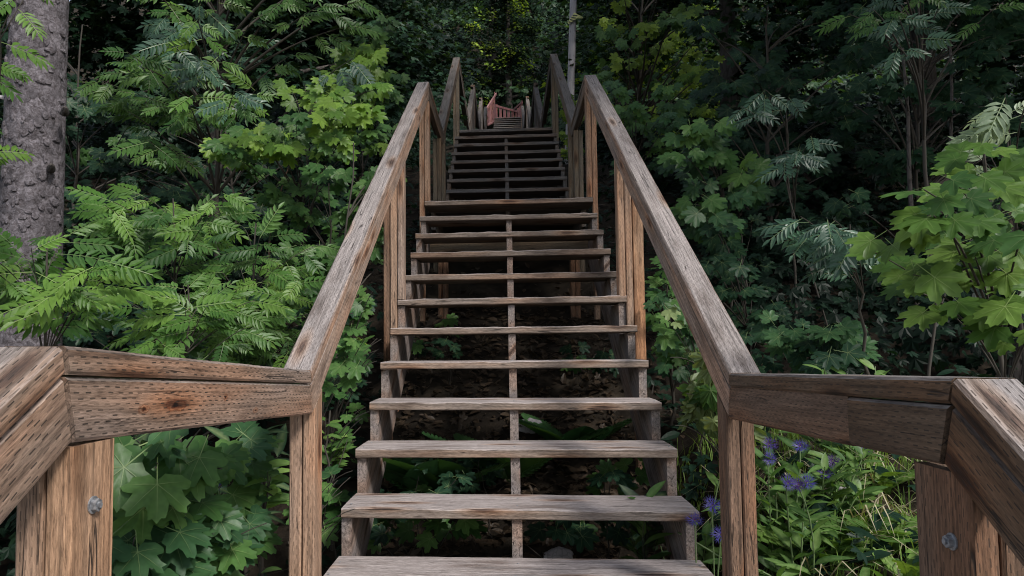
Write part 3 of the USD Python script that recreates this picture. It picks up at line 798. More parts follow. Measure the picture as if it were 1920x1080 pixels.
# each leaf shape once, as a class that leaves in view refer to
PROTO = {}
for nm, lst in SHAPES.items():
    for i, (v, f, vn) in enumerate(lst):
        path = f'/leaf_shapes/{nm}_{i}'
        if not PROTO:
            stage.CreateClassPrim('/leaf_shapes')
        g = usdkit.mesh(stage, path, (v, f), None, smooth=nm in ('maple', 'oval', 'lance'))
        g.CreateDoubleSidedAttr(True)
        UsdGeom.PrimvarsAPI(g).CreatePrimvar('vein', Sdf.ValueTypeNames.FloatArray, 'vertex').Set(Vt.FloatArray.FromNumpy(vn.astype(np.float32)))
        PROTO[(nm, i)] = path


def leaf_frame(p, d, nrm, size):
    d = np.asarray(d, float); d = d / (np.linalg.norm(d) + 1e-9)
    z = np.asarray(nrm, float); z = z - d * (z @ d); z = z / (np.linalg.norm(z) + 1e-9)
    M = np.eye(4)
    M[:3, 0], M[:3, 1], M[:3, 2], M[:3, 3] = d * size, np.cross(z, d) * size, z * size, p
    return M


NLEAF = [0]
MAXLEAF = 300


def add_leaves(plant, base, leaves, mats, part='leaf', minpx=11, limit=MAXLEAF, under=False):
    """leaves: (shape, variant, world matrix, material index). The largest in view become parts; the rest one part of stuff."""
    def clear(m):
        c = m[:3, 3] + m[:3, 0] * .5; h = np.linalg.norm(m[:3, 0]) * .55
        if abs(c[0]) < .72 and -.3 < c[1] < 3.6 and under:
            return c[2] + h * .6 < math.floor((c[1] + h) / T) * R_ - .05
        return under or abs(c[0]) - h * .7 > .70 or c[1] < -1.6
    leaves = [q for q in leaves if clear(q[2])]
    if not leaves:
        return
    P = np.array([m[:3, 3] + m[:3, 0] * .5 for _, _, m, _ in leaves])
    S = np.array([np.linalg.norm(m[:3, 0]) for _, _, m, _ in leaves])
    q = to_px(P)
    size = FPX * S / np.maximum(q[:, 2], .1)
    seen = (q[:, 2] > .2) & (q[:, 0] > -60) & (q[:, 0] < 1980) & (q[:, 1] > -60) & (q[:, 1] < 1140)
    size = np.where(seen, size, 0)
    order = np.argsort(-size)
    single = [i for i in order[:limit] if size[i] >= minpx]
    sset = set(single)
    root = str(plant.GetPath())
    base = np.asarray(base, float)
    for i in single:
        nm, k, m, mi = leaves[i]
        g = UsdGeom.Mesh.Define(stage, numbered(root, part))
        g.GetPrim().GetReferences().AddInternalReference(PROTO[(nm, k)])
        m = m.copy(); m[:3, 3] -= base
        set_matrix(g, m)
        UsdShade.MaterialBindingAPI.Apply(g.GetPrim()).Bind(mats[mi])
        NLEAF[0] += 1
    for mi, mt in enumerate(mats):
        V, F, N, off = [], [], [], 0
        for i in range(len(leaves)):
            if i in sset or leaves[i][3] != mi:
                continue
            nm, k, m, _ = leaves[i]
            low = nm + '_low' if nm + '_low' in SHAPES and size[i] < 40 else nm
            v, f, vn = SHAPES[low][k % len(SHAPES[low])]
            V.append(v @ m[:3, :3].T + (m[:3, 3] - base)); F.append(f + off); N.append(vn); off += len(v)
        if V:
            obj('foliage', (np.vstack(V), np.vstack(F)), mt, plant, kind='stuff', vein=np.concatenate(N))


def unit(v):
    return np.asarray(v, float) / (np.linalg.norm(v) + 1e-9)


OPEN = np.array([0.0, -2.6, 1.9])


def light_dir(p):
    """Leaves turn towards the gap in the canopy over the stairs."""
    return unit(OPEN - np.asarray(p) + np.array([0, 0, .55 + .35 * p[1]]))


def spray_maple(r, pts, size, out, mi=0, wilt=False, n=5, facing=1.0, name='maple'):
    """Opposite pairs of long-stalked leaves along the end of a twig."""
    t0 = .45
    for j in range(n):
        t = t0 + (1 - t0) * (j + .5) / n
        k = t * (len(pts) - 1); i = min(int(k), len(pts) - 2)
        p = pts[i] * (1 - k + i) + pts[i + 1] * (k - i)
        ax = unit(pts[i + 1] - pts[i])
        side = unit(np.cross(ax, [0, 0, 1]) + 1e-6)
        for sd in ((-1, 1) if j < n - 1 else (0, -1, 1)):
            d = unit(ax * .5 + side * sd * .9 + r.normal(0, .22, 3) + np.array([0, 0, -.12]))
            s = size * 1.28 * r.uniform(.6, 1.12)
            pet = s * r.uniform(.35, .6)
            q = p + d * pet + np.array([0, 0, .02])
            nrm = unit(np.array([0, 0, .45]) + light_dir(q) * 1.25 * facing + r.normal(0, .30, 3))
            dd = d * .8 + np.array([0, 0, -.35])
            dd = unit(dd - nrm * (dd @ nrm) * .85)
            if wilt:
                dd = unit(np.array([0, 0, -1.]) + r.normal(0, .35, 3)); nrm = unit(light_dir(q) + r.normal(0, .5, 3))
            nm = 'maple_wilt' if wilt else name
            out.append((nm, int(r.integers(len(SHAPES[nm]))), leaf_frame(q, dd, nrm, s), mi))


def spray_rowan(r, pts, size, out, mi=0, n=5, facing=1.0, droop=.25, name='rowan'):
    t0 = .35
    for j in range(n):
        t = t0 + (1 - t0) * (j + .6) / n
        k = min(t * (len(pts) - 1), len(pts) - 1.001); i = int(k)
        p = pts[i] * (1 - k + i) + pts[i + 1] * (k - i)
        ax = unit(pts[i + 1] - pts[i])
        side = unit(np.cross(ax, [0, 0, 1]) + 1e-6)
        sd = (-1) ** j
        last = j == n - 1
        d = unit(ax * (1.2 if last else .55) + side * sd * (.2 if last else .9) + r.normal(0, .2, 3) + np.array([0, 0, -droop]))
        s = size * 1.06 * r.uniform(.62, 1.18)
        nrm = unit(np.array([0, 0, .40]) + light_dir(p) * 1.25 * facing + r.normal(0, .26, 3))
        d = unit(d - nrm * (d @ nrm) * .85)
        out.append((name, int(r.integers(len(SHAPES[name]))), leaf_frame(p, d, nrm, s), mi))


def spray_oval(r, pts, size, out, mi=0, n=6, facing=1.0, name='oval'):
    for j in range(n):
        t = .15 + .85 * (j + .5) / n
        k = min(t * (len(pts) - 1), len(pts) - 1.001); i = int(k)
        p = pts[i] * (1 - k + i) + pts[i + 1] * (k - i)
        ax = unit(pts[i + 1] - pts[i])
        a = j * 2.4 + r.uniform(0, 1)
        side = np.array([math.cos(a), math.sin(a), 0])
        d = unit(side + ax * (1.0 if name == 'lance' else .5))
        nrm = unit(np.array([0, 0, .9]) + light_dir(p) * .6 * facing + r.normal(0, .25, 3))
        out.append((name, int(r.integers(len(SHAPES[name]))), leaf_frame(p, d, nrm, size * r.uniform(.7, 1.15)), mi))


def tips_in(boxes, r):
    out = []
    for (x0, y0, x1, y1, Ya, Yb, n) in boxes:
        for _ in range(n):
            out.append(at(r.uniform(x0, x1), r.uniform(y0, y1), r.uniform(Ya, Yb)))
    return out


def shrub(name, label, cat, base, boxes, spray, size, mats, n=5, group=None, twig=.42, facing=1.0, top=None, trunk_r=.012, bark_mat=None, wilt=False, droop=.25, mixin=None, lean=(0, 0), part='leaf', minpx=11, under=False):
    """A sapling or shrub: stems from the ground, a branch to each tip, leaves along the branches' ends."""
    r = np.random.default_rng(zlib.crc32(label.encode()))
    b = np.array([base[0], base[1], float(ground_z(base[0], base[1])) - .04])
    tips = tips_in(boxes, r)
    P = thing(name, label, cat, b, group)
    bark_mat = bark_mat or B_TWIG
    tips = [t for t in tips if t[2] > float(ground_z(t[0], t[1])) + .05]
    Z = np.array([t[2] for t in tips]); C = np.mean(tips, 0)
    ztop = top if top is not None else max(Z.max() * .9 + C[2] * .1, b[2] + (.12 if under else .4))
    head = np.array([b[0] * .55 + C[0] * .45 + lean[0], b[1] * .55 + C[1] * .45 + lean[1], ztop])
    mid = np.array([b[0] * .9 + C[0] * .1, b[1] * .9 + C[1] * .1, (b[2] + ztop) / 2])
    stem = bez(b, mid, head, 12)
    stem[1:-1] += r.normal(0, .012, (10, 3))
    obj('stem', tube(stem - b, np.linspace(trunk_r, trunk_r * .3, 12), 7), bark_mat, P, smooth=True)
    leaves = []
    for tp in tips:
        # leave the stem below the tip
        hz = np.clip(tp[2] - .35 * np.linalg.norm((tp - C)[:2]) - .18, b[2] + .1, ztop - .02)
        i = int(np.argmin(np.abs(stem[:, 2] - hz)))
        s0 = stem[i]
        L = np.linalg.norm(tp - s0)
        mpt = (s0 + tp) / 2 + np.array([0, 0, .16 * L]) + r.normal(0, .04 * L, 3)
        pts = bez(s0, mpt, tp, 9)
        rad = trunk_r * .42 * np.clip(L / .8, .5, 1.2)
        obj('branch', tube(pts - b, np.linspace(rad, .0016, 9), 5), bark_mat, P, smooth=True)
        # the leafy end
        a = max(0., 1 - twig / max(L, .05))
        tt = np.linspace(a, 1, 7)[:, None]
        tw = (1 - tt) ** 2 * s0 + 2 * tt * (1 - tt) * mpt + tt * tt * tp
        mi = int(r.integers(len(mats))) if mixin is None else int(r.choice(len(mats), p=mixin))
        if spray == 'maple':
            spray_maple(r, tw, size, leaves, mi, wilt, n, facing)
        elif spray == 'rowan':
            spray_rowan(r, tw, size, leaves, mi, n, facing, droop)
        else:
            spray_oval(r, tw, size, leaves, mi, n, facing, spray)
    add_leaves(P, b, leaves, mats, part, minpx, under=under)
    return P


# ------------------------------------------------------------------ left of the stairs
YM = [L_MAPLE_Y, L_MAPLE]
shrub('rowan_shrub', 'broad rowan shrub in front of the foot of the grey spruce trunk', 'shrub', (-1.95, .45), [(-40, 430, 190, 590, .05, .6, 17)], 'rowan', .19, [L_ROWAN_L, L_ROWAN], n=4)
shrub('rowan_sapling', 'pale leafy sprays hanging in front of the spruce trunk at the top left corner', 'sapling', (-1.75, -.2), [(-60, 10, 5, 110, -.5, -.2, 4), (60, -90, 140, -40, -.3, 0, 2), (-60, 180, -10, 260, -.4, -.1, 2)], 'rowan', .12, [L_ROWAN_L], n=3, droop=.6)
shrub('rowan_tree', 'tall rowan with layered feathery leaves arching over the top left', 'tree', (-2.35, 3.1), [(230, -120, 700, 110, 1.9, 3.2, 32), (170, 120, 330, 270, 1.9, 2.7, 10), (330, 130, 500, 200, 2.0, 2.6, 7)], 'rowan', .21, [L_ROWAN, L_ROWAN_D, L_ROWAN_L], n=5, trunk_r=.028, twig=.55, mixin=[.5, .3, .2])
shrub('maple_sapling', 'yellow green maple sapling in tiers left of the handrail', 'sapling', (-1.45, 2.5), [(400, 195, 730, 330, 1.5, 2.3, 26), (520, 150, 740, 230, 1.9, 2.6, 6)], 'maple', .125, [L_MAPLE_Y, L_MAPLE], n=4, mixin=[.65, .35])
shrub('maple_sapling', 'slender maple sapling behind the top of the left handrail', 'sapling', (-1.35, 4.0), [(620, 90, 750, 300, 2.7, 3.8, 22), (650, 20, 760, 110, 3.0, 4.0, 5)], 'maple', .13, [L_MAPLE, L_MAPLE_Y], n=4)
shrub('rowan_shrub', 'low rowan shrub with drooping leaves midway between spruce and handrail', 'shrub', (-1.95, 1.6), [(190, 350, 430, 500, 1.1, 1.9, 18), (190, 340, 260, 420, 1.2, 1.9, 3)], 'rowan', .19, [L_ROWAN, L_ROWAN_L], n=5)
shrub('rowan_shrub', 'bright rowan shrub leaning towards the left handrail', 'shrub', (-1.35, 1.15), [(400, 420, 620, 640, .7, 1.5, 24)], 'rowan', .165, [L_ROWAN, L_ROWAN_L], n=5)
shrub('rowan_shrub', 'small rowan shrub just above the level rail on the left', 'shrub', (-1.45, .55), [(210, 530, 500, 640, .35, .9, 16)], 'rowan', .16, [L_ROWAN, L_ROWAN_L], n=5)
shrub('maple_sapling', 'maple sapling with overlapping leaves close behind the left handrail', 'sapling', (-1.15, 2.2), [(500, 320, 720, 470, 1.7, 2.4, 18), (520, 450, 640, 600, 1.2, 1.9, 10)], 'maple', .125, [L_MAPLE], n=4)
shrub('maple_sapling', 'little maple filling the gap between left handrail and stair posts', 'sapling', (-.95, 1.3), [(620, 520, 715, 780, .7, 1.5, 12), (690, 300, 770, 500, 1.9, 2.6, 8)], 'maple', .12, [L_MAPLE], n=3)
shrub('maple_sapling', 'large leaved maple sapling below the level rail on the left', 'sapling', (-1.2, -.2), [(225, 800, 420, 900, -.7, -.2, 7), (400, 810, 520, 900, -.3, .2, 4), (225, 930, 420, 1100, -.75, -.3, 11), (400, 930, 500, 1060, -.35, .0, 5)], 'maple', .165, [L_MAPLE_B, L_MAPLE], n=2)
shrub('maple_seedling', 'maple seedling beside the lowest steps on the left', 'seedling', (-.86, .55), [(590, 820, 690, 1000, .25, .8, 9)], 'maple', .115, [L_MAPLE], n=3)
shrub('maple_seedling', 'maple seedling under the left handrail between newel post and stair posts', 'seedling', (-.98, 1.0), [(600, 660, 690, 770, .5, 1.0, 6), (650, 560, 720, 700, .9, 1.5, 9)], 'maple', .105, [L_MAPLE, L_MAPLE_Y], n=2, trunk_r=.006, mixin=[.8, .2])
shrub('maple_seedling', 'low maple seedling between the lowest left steps and the left newel post', 'seedling', (-.92, .35), [(600, 880, 690, 1060, .1, .5, 8)], 'maple', .10, [L_MAPLE, L_MAPLE_B], n=2, trunk_r=.005)
shrub('maple_seedling', 'bright maple seedling beside the right stair posts above the wilting one', 'seedling', (.98, 1.35), [(1220, 560, 1330, 690, .9, 1.5, 9)], 'maple', .105, [L_MAPLE, L_WILT], n=2, trunk_r=.006, mixin=[.75, .25])
shrub('young_shrub', 'light green oval leaved shoot beside the left newel post', 'plant', (-.9, .75), [(610, 770, 700, 860, .45, .9, 7)], 'oval', .085, [L_OVAL], n=7, twig=.3)
shrub('young_shrub', 'oval leaved shoot left of the left newel post below the rail', 'plant', (-.93, .2), [(470, 820, 535, 1000, -.1, .3, 7)], 'oval', .10, [L_OVAL, L_MAPLE], n=6, twig=.3)
shrub('maple_bush', 'shaded maple bush in the dark hollow behind the rowans', 'bush', (-2.7, 4.4), [(130, 240, 640, 430, 3.0, 5.0, 44)], 'maple', .14, [L_MAPLE_D, L_MAPLE], n=4, trunk_r=.02, mixin=[.8, .2])
shrub('maple_bush', 'shaded maple bush behind the spruce trunk at the left edge', 'bush', (-3.9, 3.6), [(-60, 80, 330, 520, 2.6, 4.6, 40)], 'maple', .15, [L_MAPLE_D], n=4, trunk_r=.02)
shrub('undergrowth_bush', 'dark undergrowth of small leaves below the rowans and behind the level rail', 'bush', (-1.8, .9), [(150, 560, 700, 760, .9, 1.8, 40)], 'maple', .11, [L_MAPLE_D, L_MAPLE], n=4, mixin=[.8, .2])
shrub('undergrowth_bush', 'dark broadleaved undergrowth behind the large leaved maple and the left post', 'bush', (-1.5, .7), [(215, 790, 560, 1010, .3, 1.0, 26)], 'lance', .16, [L_MAPLE_D], n=7, twig=.35)

# ------------------------------------------------------------------ right of the stairs
shrub('maple_sapling', 'bright large leaved maple sapling at the right edge above the rail', 'sapling', (1.5, -.1), [(1700, 340, 1800, 420, -.75, -.2, 4), (1800, 360, 1930, 500, -.7, .0, 7), (1620, 470, 1740, 550, -.6, -.1, 5), (1890, 520, 1990, 640, -.6, -.2, 4), (1830, 270, 1930, 330, -.5, 0, 3)], 'maple', .118, [L_MAPLE_R, L_MAPLE], n=2, mixin=[.7, .3])
shrub('rowan_sapling', 'silvery rowan sprays left of the bright maple sapling', 'sapling', (1.75, 1.2), [(1500, 390, 1660, 460, .5, 1.0, 8)], 'rowan', .17, [L_ROWAN_D], n=4)
shrub('rowan_sapling', 'rowan at the right edge showing one spray of pale leaf undersides', 'sapling', (2.25, .9), [(1860, 150, 1930, 205, .0, .2, 2), (1800, 220, 1930, 320, .4, .9, 5)], 'rowan', .17, [L_ROWAN_P, L_ROWAN_D], n=4, mixin=[.45, .55])
shrub('rowan_sapling', 'thin rowan with glossy sprays over the dark hollow right of the stairs', 'sapling', (2.1, 2.9), [(1380, 150, 1500, 200, 1.6, 2.2, 4), (1460, 230, 1580, 290, 1.6, 2.2, 4)], 'rowan', .16, [L_ROWAN_D], n=3)
shrub('rowan_tree', 'rowan branches reaching down from the top edge at right', 'tree', (2.9, 2.6), [(1570, -60, 1750, 95, 1.4, 2.2, 11), (1760, -60, 1900, 10, 1.4, 2.2, 3)], 'rowan', .15, [L_ROWAN_D, L_ROWAN_D, L_ROWAN], n=3, trunk_r=.02)
shrub('maple_sapling', 'shaded maple sapling with level leaf tiers right of the right handrail', 'sapling', (1.65, 2.9), [(1250, 230, 1340, 300, 2.0, 2.6, 7), (1220, 300, 1430, 420, 2.0, 3.0, 14)], 'maple', .145, [L_MAPLE_B, L_MAPLE], n=3, mixin=[.6, .4])
shrub('maple_tree', 'sunlit yellow green maple above the top of the right handrail', 'tree', (1.9, 7.6), [(1110, 40, 1340, 260, 5.2, 7.6, 44), (1120, -60, 1300, 60, 5.5, 7.6, 12)], 'maple', .16, [L_MAPLE_Y, L_FAR_Y, L_MAPLE], n=4, trunk_r=.04, minpx=14, mixin=[.4, .42, .18])  # looks sunlit through its bright leaf colours
shrub('maple_sapling', 'maple sapling close behind the top post of the right handrail', 'sapling', (1.3, 4.9), [(1130, 150, 1290, 330, 3.6, 4.8, 16)], 'maple', .13, [L_MAPLE_B, L_MAPLE], n=4)
shrub('maple_bush', 'low dark maple bush just behind the level rail on the right', 'bush', (1.55, 1.6), [(1430, 600, 1630, 700, 1.1, 1.7, 16)], 'maple', .125, [L_MAPLE_D, L_MAPLE_B], n=3)
shrub('wilted_maple_seedling', 'pale wilting maple seedling hanging beside the right newel post', 'seedling', (.98, .95), [(1235, 640, 1370, 800, .5, 1.1, 12)], 'maple', .125, [L_WILT, L_MAPLE], n=3, wilt=True, mixin=[.7, .3])
shrub('maple_seedling', 'green maple seedling under the right handrail beside the stair posts', 'seedling', (.95, 1.9), [(1210, 480, 1310, 700, 1.2, 1.9, 14)], 'maple', .115, [L_MAPLE, L_MAPLE_B], n=3)
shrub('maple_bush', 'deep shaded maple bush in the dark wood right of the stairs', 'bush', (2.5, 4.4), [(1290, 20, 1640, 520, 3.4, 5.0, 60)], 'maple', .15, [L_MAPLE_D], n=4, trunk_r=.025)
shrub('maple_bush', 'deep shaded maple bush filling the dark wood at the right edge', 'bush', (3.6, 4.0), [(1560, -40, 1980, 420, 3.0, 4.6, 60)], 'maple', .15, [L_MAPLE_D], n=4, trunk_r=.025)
shrub('undergrowth_bush', 'dim low undergrowth between the dark bushes and the right handrail', 'bush', (1.7, 2.7), [(1260, 420, 1480, 640, 2.0, 3.2, 26)], 'maple', .12, [L_MAPLE_D], n=3)




# ------------------------------------------------------------------ spruce trunk, bare stems, pole
def trunk_mesh(base, top, r0, r1, n=60, sides=40, seed=1, lump=.02):
    t = np.linspace(0, 1, n)[:, None]
    c = np.asarray(base) * (1 - t) + np.asarray(top) * t
    a = np.arange(sides) * 2 * np.pi / sides
    rad = (r0 * (1 - t) + r1 * t) * np.ones(sides)
    flare = 1 + .55 * np.exp(-t * 16)
    P = np.stack([np.cos(a)[None] * 4 + t * 0, np.sin(a)[None] * 4 + t * 0, t * np.linalg.norm(np.asarray(top) - base) * 6 + a[None] * 0], -1)
    d = meshkit.fbm(P * 1.7, 4, seed) - .5
    rad = rad * flare + d * lump
    v = np.stack([c[:, :1] + rad * np.cos(a), c[:, 1:2] + rad * np.sin(a), c[:, 2:3] + 0 * rad], -1).reshape(-1, 3)
    i, j = np.meshgrid(np.arange(n - 1), np.arange(sides), indexing='ij')
    q = np.stack([i * sides + j, i * sides + (j + 1) % sides, (i + 1) * sides + (j + 1) % sides, (i + 1) * sides + j], -1).reshape(-1, 4)
    return v, np.vstack([q[:, [0, 1, 2]], q[:, [0, 2, 3]]])


def needle_twig(seed):
    r = np.random.default_rng(seed)
    ms = []
    for i in range(46):
        t = r.uniform(0, 1); a = r.uniform(0, 2 * np.pi)
        d = unit([.9, math.cos(a), math.sin(a)])
        p = np.array([t, 0, -.15 * t * t]); s = np.cross(d, [0, .3, 1]); s = unit(s) * .012
        e = p + d * .13
        ms.append((np.array([p - s, p + s, e]), np.array([[0, 1, 2]])))
    return cat_meshes(ms)


sp0 = at(50, 640, 1.75); sp1 = at(76, -10, 1.75)
dz = (sp1 - sp0) / (sp1[2] - sp0[2])
spb = sp0 + dz * (float(ground_z(sp0[0], sp0[1])) - .15 - sp0[2])
spt = sp0 + dz * (7.5 - sp0[2])
S = thing('spruce_tree', 'spruce tree with a scaly grey trunk standing at the left edge', 'tree', spb)
obj('trunk', trunk_mesh((0, 0, 0), spt - spb, .185, .12, 90, 48, 3, .022), B_SPRUCE, S, smooth=True)
rs = np.random.default_rng(5)
for (px, py, tx) in ((122, 205, .05), (96, 312, .05)):          # knot stubs
    p = at(px, py, 1.62) - spb
    d = unit([.55, -.8, .05])
    obj('knot', tube([p - d * .06, p + d * .01, p + d * .035], [.026, .018, .007], 9), B_DARK, S, smooth=True)
for (px, py) in ((30, 188), (30, 302)):
    p = at(px, py, 1.75) - spb
    d = unit([-.9 if px < 100 else .9, -.5, .06])
    obj('dead_branch', tube([p, p + d * .3 + (0, 0, .01), p + d * .75 + (0, 0, -.03)], [.014, .010, .004], 7), B_POLE, S, smooth=True)
# bark plates that lift off the trunk
ax0 = spt - spb
for i in range(280):
    zq = rs.uniform(spb[2] + 1.0, 4.2) - spb[2]
    t = zq / ax0[2]; c = ax0 * t
    a = rs.uniform(-math.pi * .98, .05)
    rad = .185 * (1 - t) + .12 * t + .006 + .004 * rs.random()
    w, hh = rs.uniform(.014, .036), rs.uniform(.014, .045)
    nrm = np.array([math.cos(a), math.sin(a), 0]); tg = np.array([-nrm[1], nrm[0], 0])
    k = 7
    an_ = np.arange(k) / k * 2 * np.pi
    rr = rs.uniform(.7, 1.1, k)
    rim = [c + nrm * (rad - .012) + tg * math.cos(x) * w * q + np.array([0, 0, 1]) * math.sin(x) * hh * q for x, q in zip(an_, rr)]
    top = [c + nrm * (rad + .003) + tg * math.cos(x) * w * q * .8 + np.array([0, 0, 1]) * math.sin(x) * hh * q * .8 for x, q in zip(an_, rr)]
    V = np.array(rim + top + [c + nrm * (rad + .006)])
    F = [(j, (j + 1) % k, k + (j + 1) % k) for j in range(k)] + [(j, k + (j + 1) % k, k + j) for j in range(k)] + [(k + j, k + (j + 1) % k, 2 * k) for j in range(k)]
    obj('bark_plate', (V, np.array(F)), B_SPRUCE, S)
tw = [needle_twig(i) for i in range(3)]
V = []
for i in range(160):                                             # living boughs high above the frame
    zq = rs.uniform(4.6, 7.6) - spb[2]; a = rs.uniform(0, 2 * math.pi); rr = rs.uniform(.2, 1.5)
    p = ax0 * zq / ax0[2] + np.array([math.cos(a) * rr, math.sin(a) * rr, -.2 * rr])
    M = leaf_frame(p, (math.cos(a), math.sin(a), -.35), (0, 0, 1), rs.uniform(.35, .6))
    v, f = tw[i % 3]
    V.append((v @ M[:3, :3].T + M[:3, 3], f))
obj('crown', cat_meshes(V), L_DEEP, S, kind='stuff')


def bare_stem(label, pa, pb, Y, r0, mat, fork=None):
    a, b = at(*pa, Y), at(*pb, Y)
    d = (b - a) / max(b[2] - a[2], .05)
    g = a + d * (float(ground_z(a[0], a[1])) - .08 - a[2])
    s = thing('bare_stem', label, 'stem', g)
    pts = np.array([g, (g + a) / 2, a, (a + b) / 2 + (.015, 0, 0), b]) - g
    obj('stem', tube(pts, np.linspace(r0, r0 * .45, 5), 8), mat, s, smooth=True)
    if fork:
        q = at(*fork, Y) - g
        obj('branch', tube([pts[3], (pts[3] + q) / 2, q], [r0 * .5, r0 * .4, r0 * .2], 6), mat, s, smooth=True)


bare_stem('bare grey stem standing below the bright maple sapling at right', (1742, 690), (1756, 505), 1.2, .011, B_TWIG, (1775, 545))
bare_stem('broken pale tipped stick in the dark wood right of the handrail', (1482, 380), (1455, 290), 2.2, .006, B_TWIG)
bare_stem('tall thin trunk in the dark wood at upper right', (1705, 330), (1692, 90), 3.3, .022, B_DARK)
bare_stem('slim trunk at the far right of the dark wood', (1782, 300), (1780, 40), 3.4, .018, B_DARK)
bare_stem('brown sapling stem rising through the left maple tiers', (506, 450), (510, 360), 2.2, .010, B_REDSTEM, (545, 300))

pz = at(1075, 0, 9.0); pb_ = at(1068, 250, 9.0)
dpz = (pz - pb_) / (pz[2] - pb_[2])
pbase = pb_ + dpz * (float(ground_z(pb_[0], 9.0)) - .3 - pb_[2])
U = thing('utility_pole', 'grey wooden pole rising beside the upper right handrail', 'pole', pbase)
plen = 8.0
obj('shaft', trunk_mesh((0, 0, 0), dpz * plen, .062, .05, 30, 20, 8, .006), B_POLE, U, smooth=True)
YEL = plain('yellow_banner', (.55, .55, .22), .7)
BLK = plain('dark_stripe', (.03, .03, .035), .7)
pc = at(1078, 38, 9.0) - pbase
# torn striped yellow strip wrapped round the pole: two folded flaps
fl = np.array([[-.13, -.085, -.075], [-.02, -.10, .085], [.125, -.06, .02], [.12, -.055, .0], [.02, -.095, -.015], [-.11, -.08, -.10]])
F = np.array([[0, 5, 4], [0, 4, 1], [1, 4, 2], [2, 4, 3]])
obj('yellow_band', (np.vstack([fl + pc, fl + pc + (0, .012, 0)]), np.vstack([F, F[:, ::-1] + 6])), YEL, U)
for k in range(4):
    t0 = .15 + k * .2
    a = fl[0] * (1 - t0) + fl[1] * t0 + (0, -.004, 0); b = a + np.array([.075, .0, -.035 + .01 * k])
    V = np.array([a, b, b + (0, -.002, -.014), a + (0, -.002, -.018)]) + pc
    obj('dark_stripe', (V, np.array([[0, 1, 2], [0, 2, 3]])), BLK, U)
pr = at(1072, 124, 8.93) - pbase
obj('red_tag', tube([pr + (-.02, -.01, .03), pr + (.0, -.02, -.01), pr + (.03, -.02, .04)], [.008, .012, .005], 6), W_RED, U)

# ------------------------------------------------------------------ knapweed, dandelions, ferns, grass
def knapweed(label, base_px, Y, heads, lean=0., n=9, h=.5, group=None):
    r = np.random.default_rng(zlib.crc32(label.encode()))
    c = at(*base_px, Y)
    g = np.array([c[0], Y, float(ground_z(c[0], Y)) - .03])
    P = thing('knapweed', label, 'flower', g, group)
    leaves = []
    tops = [at(*q[:2], Y + q[2]) for q in heads]
    extra = [g + np.array([r.normal(0, .14), r.normal(0, .14), h * r.uniform(.5, 1.0)]) for _ in range(n)]
    for i, tp in enumerate(tops + extra):
        mid = (g + tp) / 2 + np.array([r.normal(0, .04), r.normal(0, .04), .06])
        pts = bez(g + (r.normal(0, .03), r.normal(0, .03), 0), mid, tp, 8)
        obj('stem', tube(pts - g, np.linspace(.004, .0026, 8), 5), B_STEM, P, smooth=True)
        spray_oval(r, pts, .118, leaves, 0, 10, 1.1, 'lance')
        if i < len(tops):
            d = unit(light_dir(tp) + np.array([0, -.6, .2]) + r.normal(0, .2, 3))
            F = part_group('flower', P)
            bud = trimesh.creation.icosphere(1, .011); bud.apply_scale((1, 1, 1.35))
            M = np.eye(4); B = frame(tp - g, d)
            M[:3, :3] = B[:3, :3] @ np.array([[0, 0, 1], [0, 1, 0], [-1, 0, 0.]]); M[:3, 3] = tp - g
            obj('bud', bud, B_STEM, F, M, smooth=True)
            ms = []
            for j in range(13):                                   # outer florets, each a narrow trumpet splitting in tips
                a = j / 13 * 2 * np.pi + r.normal(0, .1)
                L = .030 * r.uniform(.8, 1.2)
                rad = np.array([0, math.cos(a), math.sin(a)]); tang = np.array([0, -math.sin(a), math.cos(a)]); axd = np.array([1., 0, 0])
                p0 = axd * .012; p1 = axd * .020 + rad * L * .55; 
                vs = [p0 - tang * .0015, p0 + tang * .0015, p1 + tang * .0017, p1 - tang * .0017]
                fs = [(0, 1, 2), (0, 2, 3)]
                for t in (-1, 0, 1):
                    e = p1 + rad * L * (.5 if t else .6) + tang * t * .009 + axd * .004
                    k = len(vs); vs += [p1 + tang * (t * .0015 - .0014), p1 + tang * (t * .0015 + .0014), e]; fs.append((k, k + 1, k + 2))
                ms.append((np.array(vs), np.array(fs)))
            obj('petals', cat_meshes(ms), M_PETAL, F, frame(tp - g, d))
            ms = []
            for j in range(12):
                a = r.uniform(0, 2 * np.pi); q = r.uniform(0, .012)
                e = np.array([.026, math.cos(a) * q, math.sin(a) * q]); ms.append((np.array([[.008, -.001, 0], [.008, .001, 0], e, ]), np.array([[0, 1, 2]])))
            obj('florets', cat_meshes(ms), M_PETAL_R, F, frame(tp - g, d))
    add_leaves(P, g, leaves, [L_KNAP])


knapweed('knapweed with two violet blooms in a cluster below the right rail', (1500, 1040), .30, [(1497, 912, -.05), (1474, 908, -.06), (1512, 908, 0)], h=.32, n=7)
knapweed('knapweed with three small blooms just right of the right newel post', (1450, 1000), .55, [(1440, 835, 0), (1440, 862, -.05), (1500, 840, 0)], h=.40, n=7)
knapweed('knapweed with single blooms under the dark splice of the right rail', (1560, 1000), .6, [(1548, 890, -.05), (1560, 866, 0)], h=.34, n=7)
knapweed('knapweed with one large violet bloom between stairs and right newel post', (1310, 1060), .25, [(1335, 950, -.1), (1352, 1006, -.12), (1303, 980, 0)], h=.34, n=7)
knapweed('leafy knapweed without open blooms beside the right end of the steps', (1290, 950), .8, [(1372, 820, .1)], h=.55, n=12)
knapweed('knapweed with a lone thin bloom in shade below the left rail', (415, 990), .15, [(412, 906, 0)], h=.35, n=5)
knapweed('bushy knapweed at the back below the right rail', (1600, 960), .95, [(1620, 850, 0)], h=.55, n=12)


